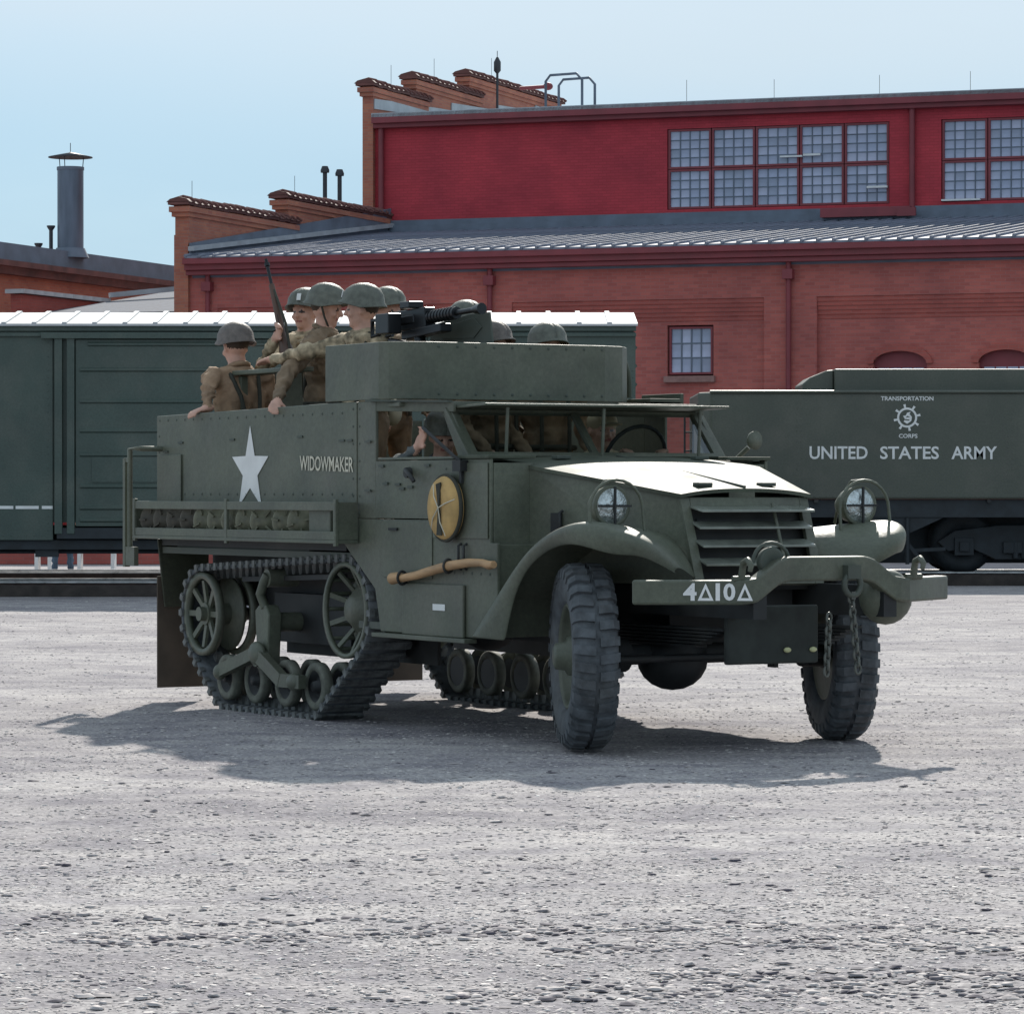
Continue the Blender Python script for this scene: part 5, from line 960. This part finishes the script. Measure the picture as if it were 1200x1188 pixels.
# tan disc by the door
t = thing('canvas_disc', 'tan round canvas bag with crossed straps hung on the side in front of the door', 'canvas bag', (-1.13, -1.0, 1.08), VEH)
M = Mx((-1.13, -1.0, 1.255), (0, -1, 0)); mb = MB(); mb.lathe([(0, .175), (.02, .18), (.045, .165), (.06, .10), (.05, 0)], M, 32); part('bag_body', mb, CANV, t)
mb = MB(); mb.tube([M @ Vector((.02, .178*math.cos(a), .178*math.sin(a))) for a in [2*PI*i/36 for i in range(36)]], .012, 8, closed=True); part('rim_binding', mb, CANVD, t)
mb = MB()
for a0, a1 in ((.3, 3.9), (2.2, 5.0)): mb.tube([M @ Vector((.045, .16*math.cos(a0), .16*math.sin(a0))), M @ Vector((.068, .08*math.cos(a0), .08*math.sin(a0))), M @ Vector((.066, 0, 0)), M @ Vector((.068, .08*math.cos(a1), .08*math.sin(a1))), M @ Vector((.045, .16*math.cos(a1), .16*math.sin(a1)))], .0035, 6)
part('cross_strap', mb, CREAM, t)
mb = MB(); mb.prism([(-.004, 0), (.006, 0), (.022, .14), (-.030, .13)], M @ Vector((.058, 0, 0)), (1, 0, 0), (0, 0, 1), (0, -.008, 0)); mb.prism([(-.004, 0), (.006, 0), (.034, -.15), (-.022, -.15)], M @ Vector((.058, 0, 0)), (1, 0, 0), (0, 0, 1), (0, -.008, 0)); part('dark_fold', mb, CANVD, t)
# axe handle
t = thing('tool_handle', 'pale wooden axe handle strapped to the lower side behind the front wheel', 'axe handle', (-1.73, -1.03, .86), VEH)
pth = [(-1.74, .855), (-1.68, .862), (-1.60, .862), (-1.45, .880), (-1.25, .912), (-1.05, .942), (-.85, .960), (-.70, .962), (-.62, .950), (-.57, .955)]
mb = MB(); mb.tube([(x, -1.03, z) for x, z in pth], [.034, .032, .022, .024, .026, .026, .024, .021, .024, .02], 12); part('shaft', mb, WOOD, t)
for x, z in ((-1.62, .862), (-1.08, .938)): mb = MB(); mb.tube([(x+.03*math.sin(a)*.0, -1.03+.03*math.cos(a), z+.036*math.sin(a)) for a in [2*PI*i/16 for i in range(16)]], .008, 6, closed=True); mb.box(x-.012, x+.012, -1.01, -.987, z-.02, z+.02); part('clamp', mb, CHAS, t)
# machine gun
G = thing('machine_gun', 'heavy black machine gun on the ring mount pointing forward over the cab', 'machine gun', (-2.75, -.42, 2.2), VEH)
mb = MB(); g0 = Vector((-3.10, -.42, 2.345)); g1 = Vector((-1.84, -.36, 2.40)); gd = (g1-g0).normalized(); P_ = lambda t: g0+gd*t
mb.bar(P_(.12), P_(.62), .075, .12); mb.bar(P_(.15), P_(.5), .09, .05); mb.box(-2.72, -2.60, -.47, -.37, 2.43, 2.47); part('receiver', mb, GUNM, G, .006)
mb = MB(); mb.tube([P_(.60), P_(.92)], .036, 14)
for k in range(8): q = P_(.64+.035*k); mb.tube([q-gd*.006, q+gd*.006], .040, 14)
mb.tube([P_(.9), P_(1.14)], .017, 10); mb.tube([P_(1.10), P_(1.14), P_(1.2)], [.018, .026, .034], 12); part('barrel', mb, GUNM, G)
mb = MB()
for sy in (-.045, .045): mb.tube([P_(.12)+Vector((0, sy, .02)), P_(.02)+Vector((0, sy, .03)), P_(.02)+Vector((0, sy, -.07)), P_(.10)+Vector((0, sy, -.06))], .014, 8)
part('grip', mb, GUNM, G)
mb = MB(); mb.bar(P_(.35)+Vector((0, 0, -.09)), P_(.8)+Vector((0, 0, -.075)), .08, .05); mb.tube([P_(.5)+Vector((0, 0, -.1)), (-2.55, -.41, 2.14)], .035, 10); mb.tube([P_(.15)+Vector((0, 0, -.1)), (-2.85, -.42, 2.24), (-2.55, -.41, 2.2)], .018, 8); part('cradle', mb, GUNM, G, .006)
mb = MB(); mb.obox(P_(.34)+Vector((0, -.12, -.02)), (.085, .045, .06)); part('ammunition_box', mb, GUNM, G, .006)
mb = MB(); mb.prism([(-2.78, 2.19), (-2.70, 2.34), (-2.24, 2.385), (-2.02, 2.385), (-1.98, 2.19)], (0, -.25, 0), (1, 0, 0), (0, 0, 1), (0, .012, 0)); mb.prism([(-2.58, 2.25), (-2.5, 2.33), (-2.2, 2.36), (-2.1, 2.30), (-2.2, 2.24)], (0, -.255, 0), (1, 0, 0), (0, 0, 1), (0, .004, 0)); part('gun_shield', mb, OD2, G, .003)
# rifle
t = thing('rifle', 'dark rifle held muzzle up by the soldier at the back of the half-track', 'rifle', (-4.40, -.38, 2.15), VEH)
a, b = Vector((-4.36, -.40, 2.16)), Vector((-4.74, -.38, 2.84)); d = (b-a)
mb = MB(); mb.tube([a+d*.40, a+d*1.0], .011, 8); mb.tube([a+d*.93, a+d*.96], .018, 8); mb.bar(a+d*.28, a+d*.45, .035, .04); mb.tube([a+d*.33+Vector((0, -.02, 0)), a+d*.32+Vector((.02, -.06, -.01))], .007, 6); part('barrel', mb, GUNM, t)
mb = MB(); mb.tube([a-d*.02, a+d*.1, a+d*.22, a+d*.28, a+d*.42, a+d*.75], [.055, .05, .032, .024, .026, .019], 10); part('stock', mb, RIFW, t)
mb = MB(); mb.tube([a+d*.08+Vector((.05, 0, 0)), a+d*.4+Vector((.09, 0, -.02)), a+d*.7+Vector((.02, 0, 0))], .009, 6); part('sling', mb, CANVD, t)
# dark pack at the tail
mb = MB(); mb.ellip((-5.0, -.25, 2.0), (.10, .10, .16)); mb.ellip((-5.0, -.25, 1.86), (.09, .10, .10)); mb.tube([(-5.02, -.25, 2.12), (-5.03, -.25, 2.20)], [.05, .02], 8)
solo('canvas_pack', mb, CANVD, 'black canvas pack standing behind the rearmost soldier at the tail of the half-track', 'pack', (-5.0, -.25, 1.75), VEH)

# ------------------------------------------------ people on the vehicle (vehicle coordinates)
D = Vector
if exec_people:
    soldier('person in tan jacket and helmet at the tail, facing left, hand on side wall', (-4.78, -.58, 2.27), R(186), .99, JACK, JACKO, head_pitch=.12, strap=None,
            hands={'L': ((-4.62, -.84, 2.03), (-4.50, -.90, 1.88), (.15, -.75, -.15), (0, .1, .95), .45)}, lean=(-.10, .0), hm=HELMB, seated=False, voxel=.010)
    soldier('person in brown jacket leaning on the side wall, ruddy face turned right under helmet', (-4.02, -.30, 2.49), R(48), .99, JACKO, JACKO, head_pitch=.15, strap=CANVD,
            hands={'R': ((-3.62, -.78, 2.06), (-3.42, -.93, 1.90), (.7, -.5, -.35), (0, .3, .95), .25)}, voxel=.010)
    soldier('person in helmet with white badge and mottled tan jacket, standing behind the rifle', (-4.70, -.12, 2.50), R(-60), .99, JACKC, JACKO, mark=((.13, .03, .06), .014, .022),
            hands={'R': ((-4.72, -.42, 2.14), (-4.50, -.44, 2.30), (.4, .1, .5), (0, .9, .2), 1.0)})
    soldier('person in mottled tan jacket beside the machine gun, arm stretched back to the left', (-3.31, -.42, 2.45), R(-125), .99, JACKC, JACKO, mark=((.13, .0, .06), .02, .02), body_yaw=R(-80),
            hands={'R': ((-3.62, -.66, 2.20), (-3.86, -.74, 2.165), (-.9, -.1, -.05), (0, 0, 1), .3)}, voxel=.010)
    soldier('person behind the machine gun breech, only the helmet showing', (-3.86, .05, 2.47), R(10), .99, JACKO, JACKO)
    soldier('person crouched behind the gun shield with only the top of the helmet showing', (-3.20, .25, 2.36), R(0), .99, JACKO, JACKO)
    soldier('person in brownish helmet, left of the two peering over the armoured pulpit', (-2.28, -.08, 2.19), R(20), .62, JACKO, JACKO, hm=HELMB, k=.97)
    soldier('person in grey-green helmet with pale chin strap, right of two over the armoured pulpit', (-2.22, .26, 2.185), R(-5), .62, JACKO, JACKO, k=.97, strap=WEB)
    soldier('person in grey-blue coat in the passenger seat with a pale hand at the side window', (-2.02, -.55, 1.66), R(-20), .62, JACKG, JACKO, seated=True, head_pitch=.3,
            hands={'R': ((-2.0, -.86, 1.50), (-1.78, -.86, 1.58), (.5, .1, .7), (0, .9, .2), .5)}, voxel=.010)
    soldier('person driving behind the windshield in a light khaki cap', (-1.86, .42, 1.70), R(-10), .62, CAPT, JACKO, seated=True, hat='cap',
            hands={'L': ((-1.68, .66, 1.42), (-1.50, .58, 1.50), (.5, -.2, .6), (-.5, 0, .6), .9), 'R': ((-1.68, .20, 1.42), (-1.50, .28, 1.50), (.5, .2, .6), (-.5, 0, .6), .9)})
    soldier('person in a red coat and blue jeans standing beyond the boxcar, seen below it', (-7.02, 56, 1.56), R(-80), 0, REDC, JEAN, hat='hair', frame=IDENT, skirt=True)
print('objects', len(bpy.data.objects))
